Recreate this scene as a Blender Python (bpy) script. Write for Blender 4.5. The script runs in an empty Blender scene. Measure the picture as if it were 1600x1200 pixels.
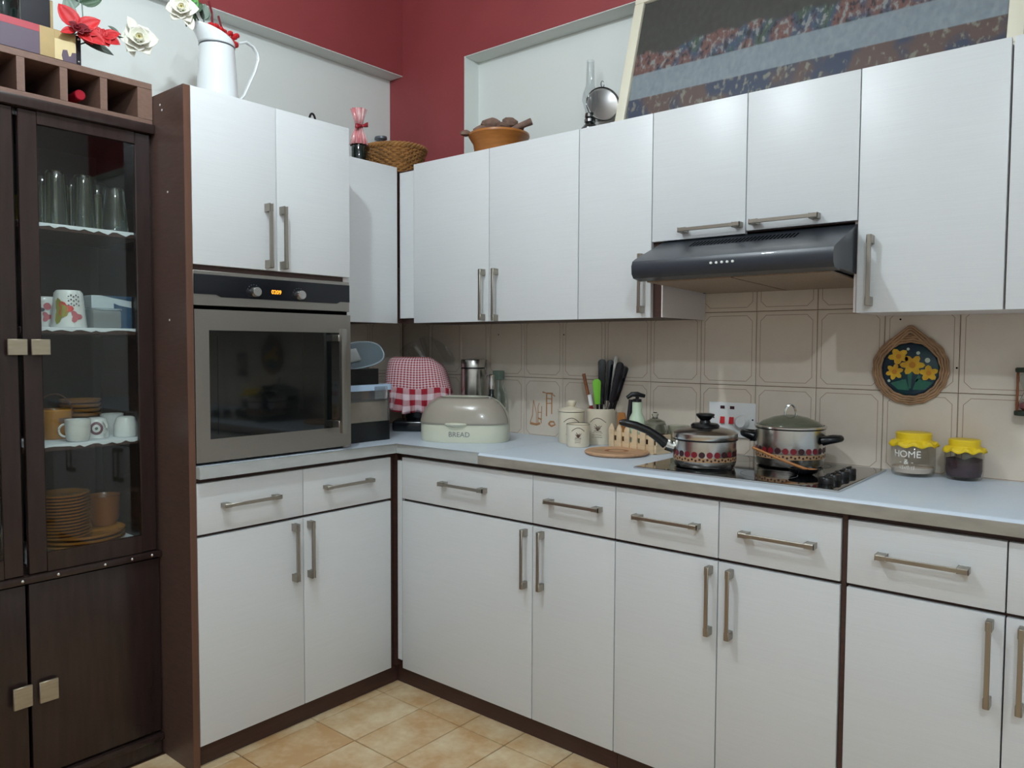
import bpy, bmesh, math, random
from mathutils import Vector, Matrix
random.seed(7)
scene = bpy.context.scene
COL = scene.collection
PI = math.pi

# ------------------------------------------------------------------ camera
CAM = Vector((2.6582, -2.4142, 1.2505))
YAW, PITCH, ROLL, FPX = math.radians(39.758), math.radians(-2.790), math.radians(0.25), 1207.2
FW = Vector((-math.sin(YAW)*math.cos(PITCH), math.cos(YAW)*math.cos(PITCH), math.sin(PITCH)))
_rt = Vector((math.cos(YAW), math.sin(YAW), 0)); _up = _rt.cross(FW)
RT = _rt*math.cos(ROLL) + _up*math.sin(ROLL); UP = -_rt*math.sin(ROLL) + _up*math.cos(ROLL)
cd = bpy.data.cameras.new('camera'); cam = bpy.data.objects.new('camera', cd); COL.objects.link(cam)
cd.sensor_width = 36; cd.lens = 36*FPX/1600; cd.clip_start = 0.02
m = Matrix.Identity(4)
for i in range(3):
    m[i][0], m[i][1], m[i][2], m[i][3] = RT[i], UP[i], -FW[i], CAM[i]
cam.matrix_world = m
scene.camera = cam
def at(u, v, ax, val):
    """point where the ray of photo pixel (u, v) meets the plane ax = val"""
    d = FW + RT*((u-800)/FPX) - UP*((v-600)/FPX); i = 'xyz'.index(ax)
    return CAM + d*((val-CAM[i])/d[i])

# ------------------------------------------------------------------ world, lights, exposure
w = bpy.data.worlds.new('world'); scene.world = w; w.use_nodes = True
w.node_tree.nodes['Background'].inputs[0].default_value = (0.5, 0.55, 0.6, 1)
w.node_tree.nodes['Background'].inputs[1].default_value = 0.15
vs = scene.view_settings
vs.view_transform = 'Standard'; vs.look = 'None'; vs.gamma = 1.0; vs.use_curve_mapping = False
vs.exposure = 0.0
LAMPS = [((1.25, -1.65, 2.66), 40.0, (0.88, 1.0, 1.07)), ((3.15, -2.75, 2.62), 47.0, (0.85, 1.0, 1.12))]
for loc, power, colr in LAMPS:
    ld = bpy.data.lights.new('bulb_light', 'POINT'); ld.energy = power; ld.color = colr; ld.shadow_soft_size = 0.035
    lo = bpy.data.objects.new('bulb_light', ld); COL.objects.link(lo); lo.location = loc

# ------------------------------------------------------------------ materials
def lin(c):
    return tuple(((x/255)/12.92 if x/255 <= .04045 else ((x/255+.055)/1.055)**2.4) for x in c) + (1.0,)
MATS = {}
def mat(name, rgb, rough=.5, metal=0.0, noise=None, bump=None, trans=0.0, ior=1.45, alpha=1.0, coat=0.0, spec=.5, emit=None, rgb2=None):
    """noise = (scale, amount, (sx,sy,sz)); bump = (scale, strength, (sx,sy,sz))"""
    mt = bpy.data.materials.new(name); mt.use_nodes = True; MATS[name] = mt
    nt = mt.node_tree; b = nt.nodes['Principled BSDF']
    b.inputs['Base Color'].default_value = lin(rgb); b.inputs['Roughness'].default_value = rough
    b.inputs['Metallic'].default_value = metal; b.inputs['IOR'].default_value = ior
    b.inputs['Transmission Weight'].default_value = trans; b.inputs['Alpha'].default_value = alpha
    b.inputs['Coat Weight'].default_value = coat; b.inputs['Specular IOR Level'].default_value = spec
    if emit:
        b.inputs['Emission Color'].default_value = lin(emit[0]); b.inputs['Emission Strength'].default_value = emit[1]
    def tex(scale, st, detail=4):
        tc = nt.nodes.new('ShaderNodeTexCoord'); mp = nt.nodes.new('ShaderNodeMapping')
        mp.inputs['Scale'].default_value = st
        nz = nt.nodes.new('ShaderNodeTexNoise'); nz.inputs['Scale'].default_value = scale; nz.inputs['Detail'].default_value = detail
        nt.links.new(tc.outputs['Object'], mp.inputs['Vector']); nt.links.new(mp.outputs[0], nz.inputs['Vector'])
        return nz
    if noise:
        nz = tex(noise[0], noise[2]); cr = nt.nodes.new('ShaderNodeValToRGB')
        a = lin(rgb); c2 = lin(rgb2) if rgb2 else tuple(x*(1-noise[1]) for x in a[:3])+(1,)
        cr.color_ramp.elements[0].position = .3; cr.color_ramp.elements[1].position = .7
        cr.color_ramp.elements[0].color = c2; cr.color_ramp.elements[1].color = a
        nt.links.new(nz.outputs[0], cr.inputs[0]); nt.links.new(cr.outputs[0], b.inputs['Base Color'])
    if bump:
        nz = tex(bump[0], bump[2]); bp = nt.nodes.new('ShaderNodeBump'); bp.inputs['Strength'].default_value = bump[1]
        bp.inputs['Distance'].default_value = .002
        nt.links.new(nz.outputs[0], bp.inputs['Height']); nt.links.new(bp.outputs[0], b.inputs['Normal'])
    return mt
E1 = (1, 1, 1)
mat('white_laminate', (214, 216, 218), .34, noise=(6, .04, (1, 1, 60)), bump=(9, .12, (1, 1, 70)))
mat('carcass_brown', (74, 50, 44), .45, noise=(8, .3, (1, 1, 14)))
mat('carcass_white', (222, 214, 212), .45)
mat('panel_brown', (93, 71, 64), .36, noise=(5, .25, (6, 6, 40)))
mat('panel_edge', (104, 72, 58), .4, noise=(6, .2, (10, 10, 1)))
mat('hutch_wood', (50, 37, 35), .26, noise=(7, .3, (8, 8, 1)), coat=.15)
mat('hutch_inside', (34, 28, 28), .5)
mat('rack_wood', (124, 96, 84), .45, noise=(9, .18, (1, 9, 30)))
mat('shelf_wood', (72, 48, 40), .4, noise=(9, .2, (9, 1, 9)))
mat('nickel', (166, 160, 150), .36, metal=1.0)
mat('steel', (208, 207, 204), .24, metal=1.0, bump=(20, .05, (1, 1, 60)))
mat('steel_brushed', (160, 156, 150), .36, metal=1.0, bump=(14, .06, (1, 1, 90)))
mat('chrome', (205, 205, 205), .08, metal=1.0)
mat('dull_silver', (212, 208, 206), .32, metal=.85)
mat('lid_glass', (158, 160, 140), .12, trans=.75, ior=1.3)
mat('knob_plate', (176, 166, 146), .42, metal=.7, noise=(18, .15, (1, 1, 8)))
mat('worktop_white', (205, 216, 228), .3, noise=(40, .03, E1))
mat('worktop_edge_pale', (180, 184, 184), .36, noise=(14, .12, (1, 1, 3)))
mat('worktop_edge', (158, 152, 142), .42, noise=(14, .22, (1, 1, 3)))
mat('tile_grout', (120, 84, 62), .8)
mat('wall_red', (151, 66, 69), .55, noise=(3, .16, E1), bump=(30, .15, E1))
mat('wall_white', (221, 225, 221), .6, bump=(40, .1, E1))
mat('wall_cream', (228, 228, 224), .7)
mat('ceiling_white', (230, 228, 222), .8)
mat('floor_grout', (84, 56, 36), .85)
mat('hob_glass', (10, 10, 11), .06, coat=.5)
mat('black_plastic', (16, 17, 20), .3)
mat('black_gloss', (20, 22, 26), .14)
mat('black_enamel', (46, 51, 59), .34, coat=.12)
mat('oven_glass', (14, 17, 18), .07, coat=.4)
mat('oven_panel', (17, 19, 25), .16)
mat('dark_void', (6, 6, 6), .9, spec=0.0)
mat('filter_metal', (170, 150, 130), .45, metal=.55, noise=(160, .25, E1))
mat('cream_ceramic', (226, 214, 192), .3, coat=.3)
mat('cream_plastic', (205, 205, 186), .28)
mat('taupe_plastic', (158, 150, 138), .2, coat=.4)
mat('print_grey', (128, 130, 132), .5)
mat('print_brown', (92, 68, 56), .6)
mat('print_white', (236, 234, 226), .5)
mat('white_plastic', (228, 228, 226), .3)
mat('white_enamel', (226, 232, 234), .16, coat=.5)
mat('white_china', (226, 226, 222), .2, coat=.3)
mat('red_plastic', (206, 36, 44), .3)
mat('yellow_plastic', (232, 198, 38), .42)
mat('pale_wood', (228, 202, 166), .55, noise=(10, .14, (1, 1, 12)))
mat('mid_wood', (202, 158, 122), .5, noise=(8, .22, (3, 14, 3)))
mat('bowl_wood', (178, 112, 54), .34, noise=(7, .25, (2, 2, 14)))
mat('handle_wood', (150, 88, 52), .5, noise=(20, .25, (1, 1, 6)))
mat('spoon_wood', (170, 112, 60), .5)
mat('wicker', (166, 118, 66), .6, noise=(30, .4, E1))
mat('wicker_pale', (176, 138, 104), .65, noise=(40, .3, E1))
mat('pod_brown', (132, 104, 90), .75, noise=(40, .35, E1))
mat('plaque_green', (24, 62, 66), .3, noise=(22, .35, E1), rgb2=(30, 44, 66))
mat('leaf_teal', (42, 108, 88), .35, noise=(30, .3, E1))
mat('daffodil', (226, 182, 40), .4, noise=(40, .18, E1), rgb2=(206, 150, 30))
mat('daffodil_core', (196, 128, 28), .4)
mat('dot_pale', (186, 200, 180), .4)
mat('amber_glaze', (188, 128, 52), .2, coat=.4, noise=(14, .2, E1))
mat('amber_dark', (150, 92, 40), .25, coat=.3)
mat('lace_paper', (220, 224, 226), .8)
mat('rose_white', (236, 234, 220), .6)
mat('rose_cream', (228, 220, 170), .6)
mat('petal_red', (196, 28, 34), .55, noise=(30, .25, E1))
mat('petal_dark', (110, 16, 28), .6)
mat('leaf_green', (66, 92, 66), .5, noise=(18, .3, E1))
mat('leaf_grey', (112, 128, 116), .55)
mat('leaf_bright', (70, 146, 56), .45)
mat('stem_dark', (46, 54, 44), .6)
mat('bottle_dark', (12, 26, 24), .08, coat=.5)
mat('foil_red', (176, 32, 50), .3, metal=.3)
mat('frame_cream', (222, 216, 196), .4, coat=.2)
mat('box_purple', (92, 78, 92), .5); mat('box_red', (170, 66, 76), .5); mat('box_gold', (178, 152, 104), .45, noise=(12, .2, E1))
mat('box_cream', (216, 196, 150), .45, noise=(12, .15, E1)); mat('box_black', (26, 24, 32), .35)
mat('box_blue', (58, 92, 122), .45, noise=(14, .25, (1, 1, 6))); mat('card_white', (204, 212, 216), .6)
mat('lid_blue', (176, 200, 226), .3); mat('lid_slate', (70, 84, 92), .25, coat=.3); mat('lid_rim', (128, 142, 150), .25)
mat('contents_tan', (178, 156, 130), .8, noise=(18, .3, E1)); mat('contents_plum', (66, 46, 54), .8, noise=(60, .4, E1))
mat('contents_flour', (206, 190, 178), .85); mat('green_silicone', (120, 190, 60), .35); mat('mint_plastic', (196, 214, 188), .35)
mat('amber_liquid', (168, 150, 66), .3, noise=(20, .25, E1))
mat('cellophane', (206, 96, 104), .25, noise=(60, .35, (1, 1, .1)), rgb2=(226, 196, 196), coat=.4)
mat('ribbon_red', (158, 34, 48), .3, coat=.3)
mat('grey_metal', (110, 116, 122), .4, metal=.6)
mat('pewter', (120, 122, 122), .25, metal=1.0)
mat('mug_olive', (150, 146, 70), .4); mat('mug_red', (206, 70, 66), .4); mat('mug_pink', (196, 110, 116), .45); mat('mug_grey', (86, 86, 94), .5)
mat('ring_plum', (122, 84, 92), .4)
mat('pot_red', (124, 26, 38), .4); mat('pot_dark', (58, 24, 32), .4)
mat('pot_sand', (178, 142, 104), .4)
mat('globe_glass', (240, 240, 236), .4)
mat('display_orange', (255, 150, 40), .5, emit=((255, 150, 40), 2.2))
mat('glass', (236, 244, 240), .02, trans=1.0, ior=1.45)
mat('glass_cut', (236, 240, 232), .08, trans=1.0, ior=1.45, bump=(60, .6, E1))
mat('clear_plastic', (226, 232, 236), .18, trans=.92, ior=1.3)
mat('frosted_plastic', (206, 208, 206), .42, trans=.8, ior=1.25)
class N:
    """tiny helper for math node chains"""
    def __init__(s, nt): s.nt = nt
    def m(s, op, a, b=None, c=None):
        n = s.nt.nodes.new('ShaderNodeMath'); n.operation = op
        for i, x in enumerate((a, b, c)):
            if x is None: continue
            if isinstance(x, (int, float)): n.inputs[i].default_value = x
            else: s.nt.links.new(x, n.inputs[i])
        return n.outputs[0]
    def mix(s, f, a, b):
        n = s.nt.nodes.new('ShaderNodeMix'); n.data_type = 'RGBA'
        for k, x in ((0, f), (6, a), (7, b)):
            if isinstance(x, (tuple, float, int)): n.inputs[k].default_value = x
            else: s.nt.links.new(x, n.inputs[k])
        return n.outputs[2]
    def uv(s):
        t = s.nt.nodes.new('ShaderNodeTexCoord'); sp = s.nt.nodes.new('ShaderNodeSeparateXYZ')
        s.nt.links.new(t.outputs['UV'], sp.inputs[0]); return sp.outputs[0], sp.outputs[1]
    def obj(s, st=(1, 1, 1)):
        t = s.nt.nodes.new('ShaderNodeTexCoord'); mp = s.nt.nodes.new('ShaderNodeMapping'); mp.inputs['Scale'].default_value = st
        s.nt.links.new(t.outputs['Object'], mp.inputs[0]); return mp.outputs[0]
    def noise(s, vec, scale, detail=4):
        n = s.nt.nodes.new('ShaderNodeTexNoise'); n.inputs['Scale'].default_value = scale; n.inputs['Detail'].default_value = detail
        s.nt.links.new(vec, n.inputs['Vector']); return n.outputs[0]
def pane(name, tint, rough=.02, base=.04):
    mt = bpy.data.materials.new(name); mt.use_nodes = True; nt = mt.node_tree; MATS[name] = mt
    out = nt.nodes['Material Output']; nt.nodes.remove(nt.nodes['Principled BSDF'])
    t = nt.nodes.new('ShaderNodeBsdfTransparent'); t.inputs[0].default_value = lin(tint)
    g = nt.nodes.new('ShaderNodeBsdfGlossy'); g.inputs['Roughness'].default_value = rough
    lw = nt.nodes.new('ShaderNodeLayerWeight'); n = N(nt)
    fr = n.m('ADD', n.m('MULTIPLY', n.m('POWER', lw.outputs['Facing'], 4.0), .85), base)
    mx = nt.nodes.new('ShaderNodeMixShader')
    nt.links.new(fr, mx.inputs[0]); nt.links.new(t.outputs[0], mx.inputs[1]); nt.links.new(g.outputs[0], mx.inputs[2])
    nt.links.new(mx.outputs[0], out.inputs[0])
pane('pane_glass', (246, 249, 248)); pane('thin_film', (238, 240, 241), .08, .07); pane('jar_glass', (250, 251, 250), .04, .05)

def rand_obj(n):
    r = n.nt.nodes.new('ShaderNodeObjectInfo'); return r.outputs['Random']
def wall_tile_mat():
    mt = mat('wall_tile', (206, 184, 158), .3); nt = mt.node_tree; n = N(nt); b = nt.nodes['Principled BSDF']
    u, v = n.uv(); au, av = n.m('ABSOLUTE', u), n.m('ABSOLUTE', v); a, bb, c = .082, .106, .018
    d = n.m('MAXIMUM', n.m('MAXIMUM', n.m('SUBTRACT', au, a), n.m('SUBTRACT', av, bb)), n.m('MULTIPLY', n.m('SUBTRACT', n.m('ADD', au, av), a+bb-c), .7071))
    line = n.m('LESS_THAN', n.m('ABSOLUTE', d), .0009)
    nz = n.noise(n.obj(), 14); base = n.mix(nz, lin((212, 197, 181)), lin((226, 215, 200)))
    base = n.mix(n.m('MULTIPLY', rand_obj(n), .25), base, lin((208, 190, 172)))
    nt.links.new(n.mix(n.m('MULTIPLY', line, .7), base, lin((132, 92, 66))), b.inputs['Base Color'])
wall_tile_mat()
def floor_tile_mat():
    mt = mat('floor_tile', (214, 184, 140), .28); nt = mt.node_tree; n = N(nt); b = nt.nodes['Principled BSDF']
    t = nt.nodes.new('ShaderNodeTexCoord'); ad = nt.nodes.new('ShaderNodeVectorMath'); ad.operation = 'ADD'
    oi = nt.nodes.new('ShaderNodeObjectInfo'); nt.links.new(t.outputs['Object'], ad.inputs[0]); nt.links.new(oi.outputs['Location'], ad.inputs[1])
    big = n.noise(ad.outputs[0], 9, 3); fine = n.noise(ad.outputs[0], 40, 5)
    f = n.m('ADD', n.m('MULTIPLY', n.m('SUBTRACT', big, .36), 2.0), n.m('MULTIPLY', n.m('SUBTRACT', fine, .5), .8))
    f = n.m('ADD', f, n.m('MULTIPLY', n.m('SUBTRACT', rand_obj(n), .5), .5))
    f = n.m('MINIMUM', n.m('MAXIMUM', f, 0.0), 1.0)
    nt.links.new(n.mix(f, lin((194, 154, 108)), lin((226, 209, 174))), b.inputs['Base Color'])
floor_tile_mat()
def gingham(name, s):
    mt = mat(name, (255, 255, 255), .85); nt = mt.node_tree; n = N(nt); b = nt.nodes['Principled BSDF']
    u, v = n.uv()
    sx = n.m('LESS_THAN', n.m('FRACT', n.m('DIVIDE', u, s)), .5); sy = n.m('LESS_THAN', n.m('FRACT', n.m('DIVIDE', v, s)), .5)
    f = n.m('MULTIPLY', n.m('ADD', sx, sy), .5)
    nt.links.new(n.mix(f, lin((226, 206, 210)), lin((158, 26, 44))), b.inputs['Base Color'])
gingham('gingham_small', .0105); gingham('gingham_large', .047)
def picture_mat():
    """a plain generic stand-in: mottled dark ground, a pale band, blue and red patches"""
    mt = mat('picture_canvas', (90, 90, 90), .5); nt = mt.node_tree; n = N(nt); b = nt.nodes['Principled BSDF']
    u, v = n.uv(); vec = n.obj((1, 1, 1)); tx = n.noise(vec, 26, 5); big = n.noise(vec, 9, 2); hue = n.noise(n.obj((1, 1, .6)), 15, 1)
    def soft(x, t, k=9.0): return n.m('MINIMUM', n.m('MAXIMUM', n.m('ADD', n.m('MULTIPLY', n.m('SUBTRACT', x, t), k), .5), 0.0), 1.0)
    fine = n.noise(n.obj((1, 1, .5)), 70, 4)
    dark = n.mix(fine, lin((46, 48, 48)), lin((86, 84, 78)))
    patch = n.mix(soft(hue, .50), lin((62, 84, 112)), lin((124, 84, 78)))  # muted greyish colours imitate the reflection haze on the picture glass
    patch = n.mix(soft(hue, .40, -9.0), patch, lin((74, 92, 80)))
    patch = n.mix(soft(fine, .58, 12.0), patch, lin((150, 150, 146)))
    patch = n.mix(soft(fine, .40, -12.0), patch, lin((50, 48, 54)))
    band = n.mix(fine, lin((118, 130, 138)), lin((166, 174, 178)))
    low = n.mix(soft(big, .5), lin((56, 68, 94)), lin((104, 80, 74)))
    low = n.mix(soft(fine, .6, 10.0), low, lin((140, 136, 122)))
    wob = n.m('MULTIPLY', n.m('SUBTRACT', n.noise(n.obj((1, 1, .1)), 7, 2), .5), .3)
    top = n.m('SUBTRACT', n.m('ADD', .56, wob), v)
    col = n.mix(soft(top, 0.0, 40.0), dark, patch)
    col = n.mix(n.m('MULTIPLY', soft(v, .20, 90.0), soft(v, .40, -90.0)), col, band); col = n.mix(soft(v, .20, -90.0), col, low)
    nt.links.new(col, b.inputs['Base Color'])
picture_mat()

# ------------------------------------------------------------------ mesh helpers
class B:
    def __init__(s): s.bm = bmesh.new(); s.uvl = None
    def box(s, x0, x1, y0, y1, z0, z1, bev=0.0, seg=2, M=None):
        r = bmesh.ops.create_cube(s.bm, size=1.0); vs_ = r['verts']
        for v in vs_:
            v.co = Vector((x0+(v.co.x+.5)*(x1-x0), y0+(v.co.y+.5)*(y1-y0), z0+(v.co.z+.5)*(z1-z0)))
            if M: v.co = M @ v.co
        if bev > 0:
            es = list({e for v in vs_ for e in v.link_edges})
            bmesh.ops.bevel(s.bm, geom=es, offset=bev, segments=seg, affect='EDGES', profile=.6)
        return s
    def lathe(s, prof, seg=32, c=(0, 0, 0), M=None, sx=1.0, sy=1.0, wav=None):
        """prof = [(r, z), ...] ; wav(theta, i) multiplies r"""
        rings = []
        for i, (r, z) in enumerate(prof):
            if r < 1e-6: rings.append([s.bm.verts.new((c[0], c[1], c[2]+z))]); continue
            ring = []
            for k in range(seg):
                t = 2*PI*k/seg; ww = wav(t, i) if wav else 1.0
                rr, dz = (r*ww[0], ww[1]) if isinstance(ww, tuple) else (r*ww, 0)
                ring.append(s.bm.verts.new((c[0]+rr*math.cos(t)*sx, c[1]+rr*math.sin(t)*sy, c[2]+z+dz)))
            rings.append(ring)
        new = [v for r in rings for v in r]
        for a, b in zip(rings, rings[1:]):
            for k in range(seg):
                k2 = (k+1) % seg
                if len(a) == 1 and len(b) == 1: continue
                if len(a) == 1: f = [a[0], b[k2], b[k]][::-1]
                elif len(b) == 1: f = [a[k], a[k2], b[0]]
                else: f = [a[k], a[k2], b[k2], b[k]]
                try: s.bm.faces.new(f)
                except ValueError: pass
        if M:
            for v in new: v.co = M @ v.co
        return s
    def tube(s, pts, r, seg=8, closed=False, flat=1.0, up=None):
        pts = [Vector(p) for p in pts]; n = len(pts); rings = []
        ref = Vector(up) if up else Vector((0, 0, 1))
        for i, p in enumerate(pts):
            a = pts[(i-1) % n] if (closed or i > 0) else p; b = pts[(i+1) % n] if (closed or i < n-1) else p
            t = (b-a).normalized()
            s1 = t.cross(ref)
            if s1.length < 1e-3: s1 = t.cross(Vector((1, 0, 0)))
            s1.normalize(); s2 = s1.cross(t).normalized()
            rr = r[i] if isinstance(r, (list, tuple)) else r
            rings.append([s.bm.verts.new(p + (s1*math.cos(2*PI*k/seg) + s2*math.sin(2*PI*k/seg)*flat)*rr) for k in range(seg)])
        rng = range(n if closed else n-1)
        for i in rng:
            a, b = rings[i], rings[(i+1) % n]
            for k in range(seg): s.bm.faces.new([a[k], a[(k+1) % seg], b[(k+1) % seg], b[k]])
        if not closed:
            s.bm.faces.new(rings[0][::-1]); s.bm.faces.new(rings[-1])
        return s
    def prism(s, poly, ax, a, b, bev=0.0):
        """poly of 2-d points in the plane of the two other axes (in xyz order), extruded along ax"""
        i = 'xyz'.index(ax); o = [k for k in range(3) if k != i]
        def P(p, h):
            v = [0, 0, 0]; v[i] = h; v[o[0]] = p[0]; v[o[1]] = p[1]; return v
        A = [s.bm.verts.new(P(p, a)) for p in poly]; C = [s.bm.verts.new(P(p, b)) for p in poly]
        fs = [s.bm.faces.new(A[::-1]), s.bm.faces.new(C)]; n = len(poly)
        for k in range(n): fs.append(s.bm.faces.new([A[k], A[(k+1) % n], C[(k+1) % n], C[k]]))
        if bev:
            es = list({e for f in fs for e in f.edges})
            bmesh.ops.bevel(s.bm, geom=es, offset=bev, segments=2, affect='EDGES', profile=.6)
        return s
    def grid(s, fn, nu, nv, closed_u=False, uv=None):
        vv = [[s.bm.verts.new(fn(i/(nu if closed_u else nu-1), j/(nv-1))) for i in range(nu)] for j in range(nv)]
        if uv and not s.uvl: s.uvl = s.bm.loops.layers.uv.new('UVMap')
        for j in range(nv-1):
            for i in range(nu if closed_u else nu-1):
                i2 = (i+1) % nu
                try: f = s.bm.faces.new([vv[j][i], vv[j][i2], vv[j+1][i2], vv[j+1][i]])
                except ValueError: continue
                if uv:
                    d = nu if closed_u else nu-1
                    for lp, (a, c) in zip(f.loops, ((i, j), (i+1, j), (i+1, j+1), (i, j+1))): lp[s.uvl].uv = uv(a/d, c/(nv-1))
        return s
    def disc(s, c, nrm, r, seg=16, wob=None):
        nrm = Vector(nrm).normalized(); a = nrm.orthogonal().normalized(); b = nrm.cross(a); c = Vector(c)
        s.bm.faces.new([s.bm.verts.new(c + (a*math.cos(2*PI*k/seg)+b*math.sin(2*PI*k/seg))*r*(wob(k) if wob else 1)) for k in range(seg)])
        return s
    def move(s, M):
        for v in s.bm.verts: v.co = M @ v.co
        return s
def obj(name, b, mt, parent=None, world=False, smooth=True, solid=0.0, normals=True):
    me = bpy.data.meshes.new(name)
    if world and parent is not None:
        L = Vector(parent.location)
        for v in b.bm.verts: v.co -= L
    if normals: bmesh.ops.recalc_face_normals(b.bm, faces=b.bm.faces[:])
    b.bm.to_mesh(me); b.bm.free()
    me.materials.append(MATS[mt])
    if smooth:
        for p in me.polygons: p.use_smooth = True
        me.set_sharp_from_angle(angle=math.radians(38))
    o = bpy.data.objects.new(name, me); COL.objects.link(o)
    if parent is not None: o.parent = parent
    if solid:
        md = o.modifiers.new('thickness', 'SOLIDIFY'); md.thickness = solid; md.offset = 0
    return o
def tag(o, label, cat, group=None):
    o['label'] = label; o['category'] = cat
    if group: o['group'] = group
    return o
def thing(name, label, cat, loc=(0, 0, 0), rotz=0.0, group=None):
    o = bpy.data.objects.new(name, None); COL.objects.link(o); o.empty_display_size = .05
    o.location = loc; o.rotation_euler = (0, 0, rotz)
    return tag(o, label, cat, group)
def struct(name, b, mt, parent=None):
    o = obj(name, b, mt, parent)
    if parent is None: o['kind'] = 'structure'
    return o
def dup(root, loc, rotz=0.0, label=None):
    r = root.copy(); COL.objects.link(r); r.location = loc; r.rotation_euler = (0, 0, rotz)
    if label: r['label'] = label
    for ch in list(root.children):
        c = ch.copy(); COL.objects.link(c); c.parent = r
        for g in ch.children:
            d = g.copy(); COL.objects.link(d); d.parent = c
    return r
def inst(name, mesh, parent, loc):
    o = bpy.data.objects.new(name, mesh); COL.objects.link(o); o.parent = parent; o.location = loc; return o
def text_b(body, size, ext=.0004, align='CENTER'):
    cu = bpy.data.curves.new('lettering', 'FONT'); cu.body = body; cu.size = size; cu.extrude = ext; cu.align_x = align; cu.align_y = 'CENTER'
    to = bpy.data.objects.new('lettering', cu); COL.objects.link(to)
    me = bpy.data.meshes.new_from_object(to.evaluated_get(bpy.context.evaluated_depsgraph_get()))
    bpy.data.objects.remove(to); bpy.data.curves.remove(cu)
    b = B(); b.bm.from_mesh(me); bpy.data.meshes.remove(me); return b
def face(loc, out, up=(0, 0, 1)):
    """matrix whose local x runs along the surface, y up, z out of it"""
    z = Vector(out).normalized(); y = Vector(up); x = y.cross(z).normalized(); y = z.cross(x)
    M = Matrix.Identity(4)
    for i in range(3): M[i][0], M[i][1], M[i][2], M[i][3] = x[i], y[i], z[i], loc[i]
    return M
# ------------------------------------------------------------------ the room
CEIL, XR, YB, ND = 2.92, 4.1, -4.1, .0905
NZ0, NZ1 = 1.952, 2.468                     # sill and head of the white wall recesses
floor = struct('floor', B().box(-.2, XR, YB, .2, -.06, -.004), 'floor_grout')
xs = [-.0135 + .1905*k for k in range(23)]; xs = [x for x in xs if x < XR]
ys = [-.608 - .2825*k for k in range(-2, 13)]
def slab(wx, wy, wz, bev):
    b = B().box(-wx/2, wx/2, -wy/2, wy/2, -wz, 0, bev, 1); o = obj('tile_proto', b, 'floor_tile', smooth=False); me = o.data; bpy.data.objects.remove(o); return me
ft = slab(.1905-.0035, .2825-.0035, .012, .0012)
for x in xs:
    for y in ys:
        if x+.1905 < XR-.01 and x > .32 and y-.2825 > YB and y < -.3: inst('tile', ft, floor, (x+.09525, y-.14125, 0))
struct('ceiling', B().box(-.2, XR, YB, .2, CEIL, CEIL+.05), 'ceiling_white')
# right-hand wall (plane y = 0) with its white recess above the cupboards
NX0, NX1 = .3795, XR-.0
wr = B()
wr.box(-ND, NX0, 0, .15, NZ0, CEIL); wr.box(NX0, NX1, 0, .15, NZ1, CEIL); wr.box(NX0, NX1, ND, .15, NZ0, NZ1)
wr.box(-ND, XR, .0005, .15, 1.63, NZ0).box(-ND, XR, .003, .15, 0, 1.63)
wall_right = struct('wall_right', wr, 'wall_red')
t = .003
b = B().box(NX0, NX1, ND-t, ND-.0005, NZ0, NZ1).box(NX0, NX1, .001, ND-t, NZ1-t, NZ1-.0005).box(NX0+.0005, NX0+t, .001, ND-t, NZ0, NZ1-t).box(NX0, NX1, .001, ND-t, NZ0+.0005, NZ0+t)
obj('niche_lining', b, 'wall_white', wall_right, smooth=False)
obj('unseen_cream_panel', B().box(3.38, XR, -.003, .0025, 0, NZ0), 'wall_cream', wall_right, smooth=False)  # out of view, added so the dresser glass mirrors pale instead of red
# left-hand wall: red beam at x = 0 above, white recess behind, wall below
wl = B().box(-.16, 0, YB, 0, NZ1, CEIL).box(-.16, 0, YB, 0, 0, 1.90).box(-.16, -ND-.001, YB, 0, 1.90, NZ1)
wall_left = struct('wall_left', wl, 'wall_red')
obj('niche_lining', B().box(-ND-.0005, -ND+t, YB, -.0005, 1.90, NZ1).box(-ND+t, -.001, YB, -.0005, NZ1-t, NZ1-.0005).box(-ND+t, -.001, YB, -.0005, 1.9005, 1.9+t), 'wall_white', wall_left, smooth=False)
struct('wall_front', B().box(-.2, XR+.1, YB-.1, YB, 0, CEIL), 'wall_cream')
struct('wall_side', B().box(XR, XR+.1, YB, .15, 0, CEIL), 'wall_cream')

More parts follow.
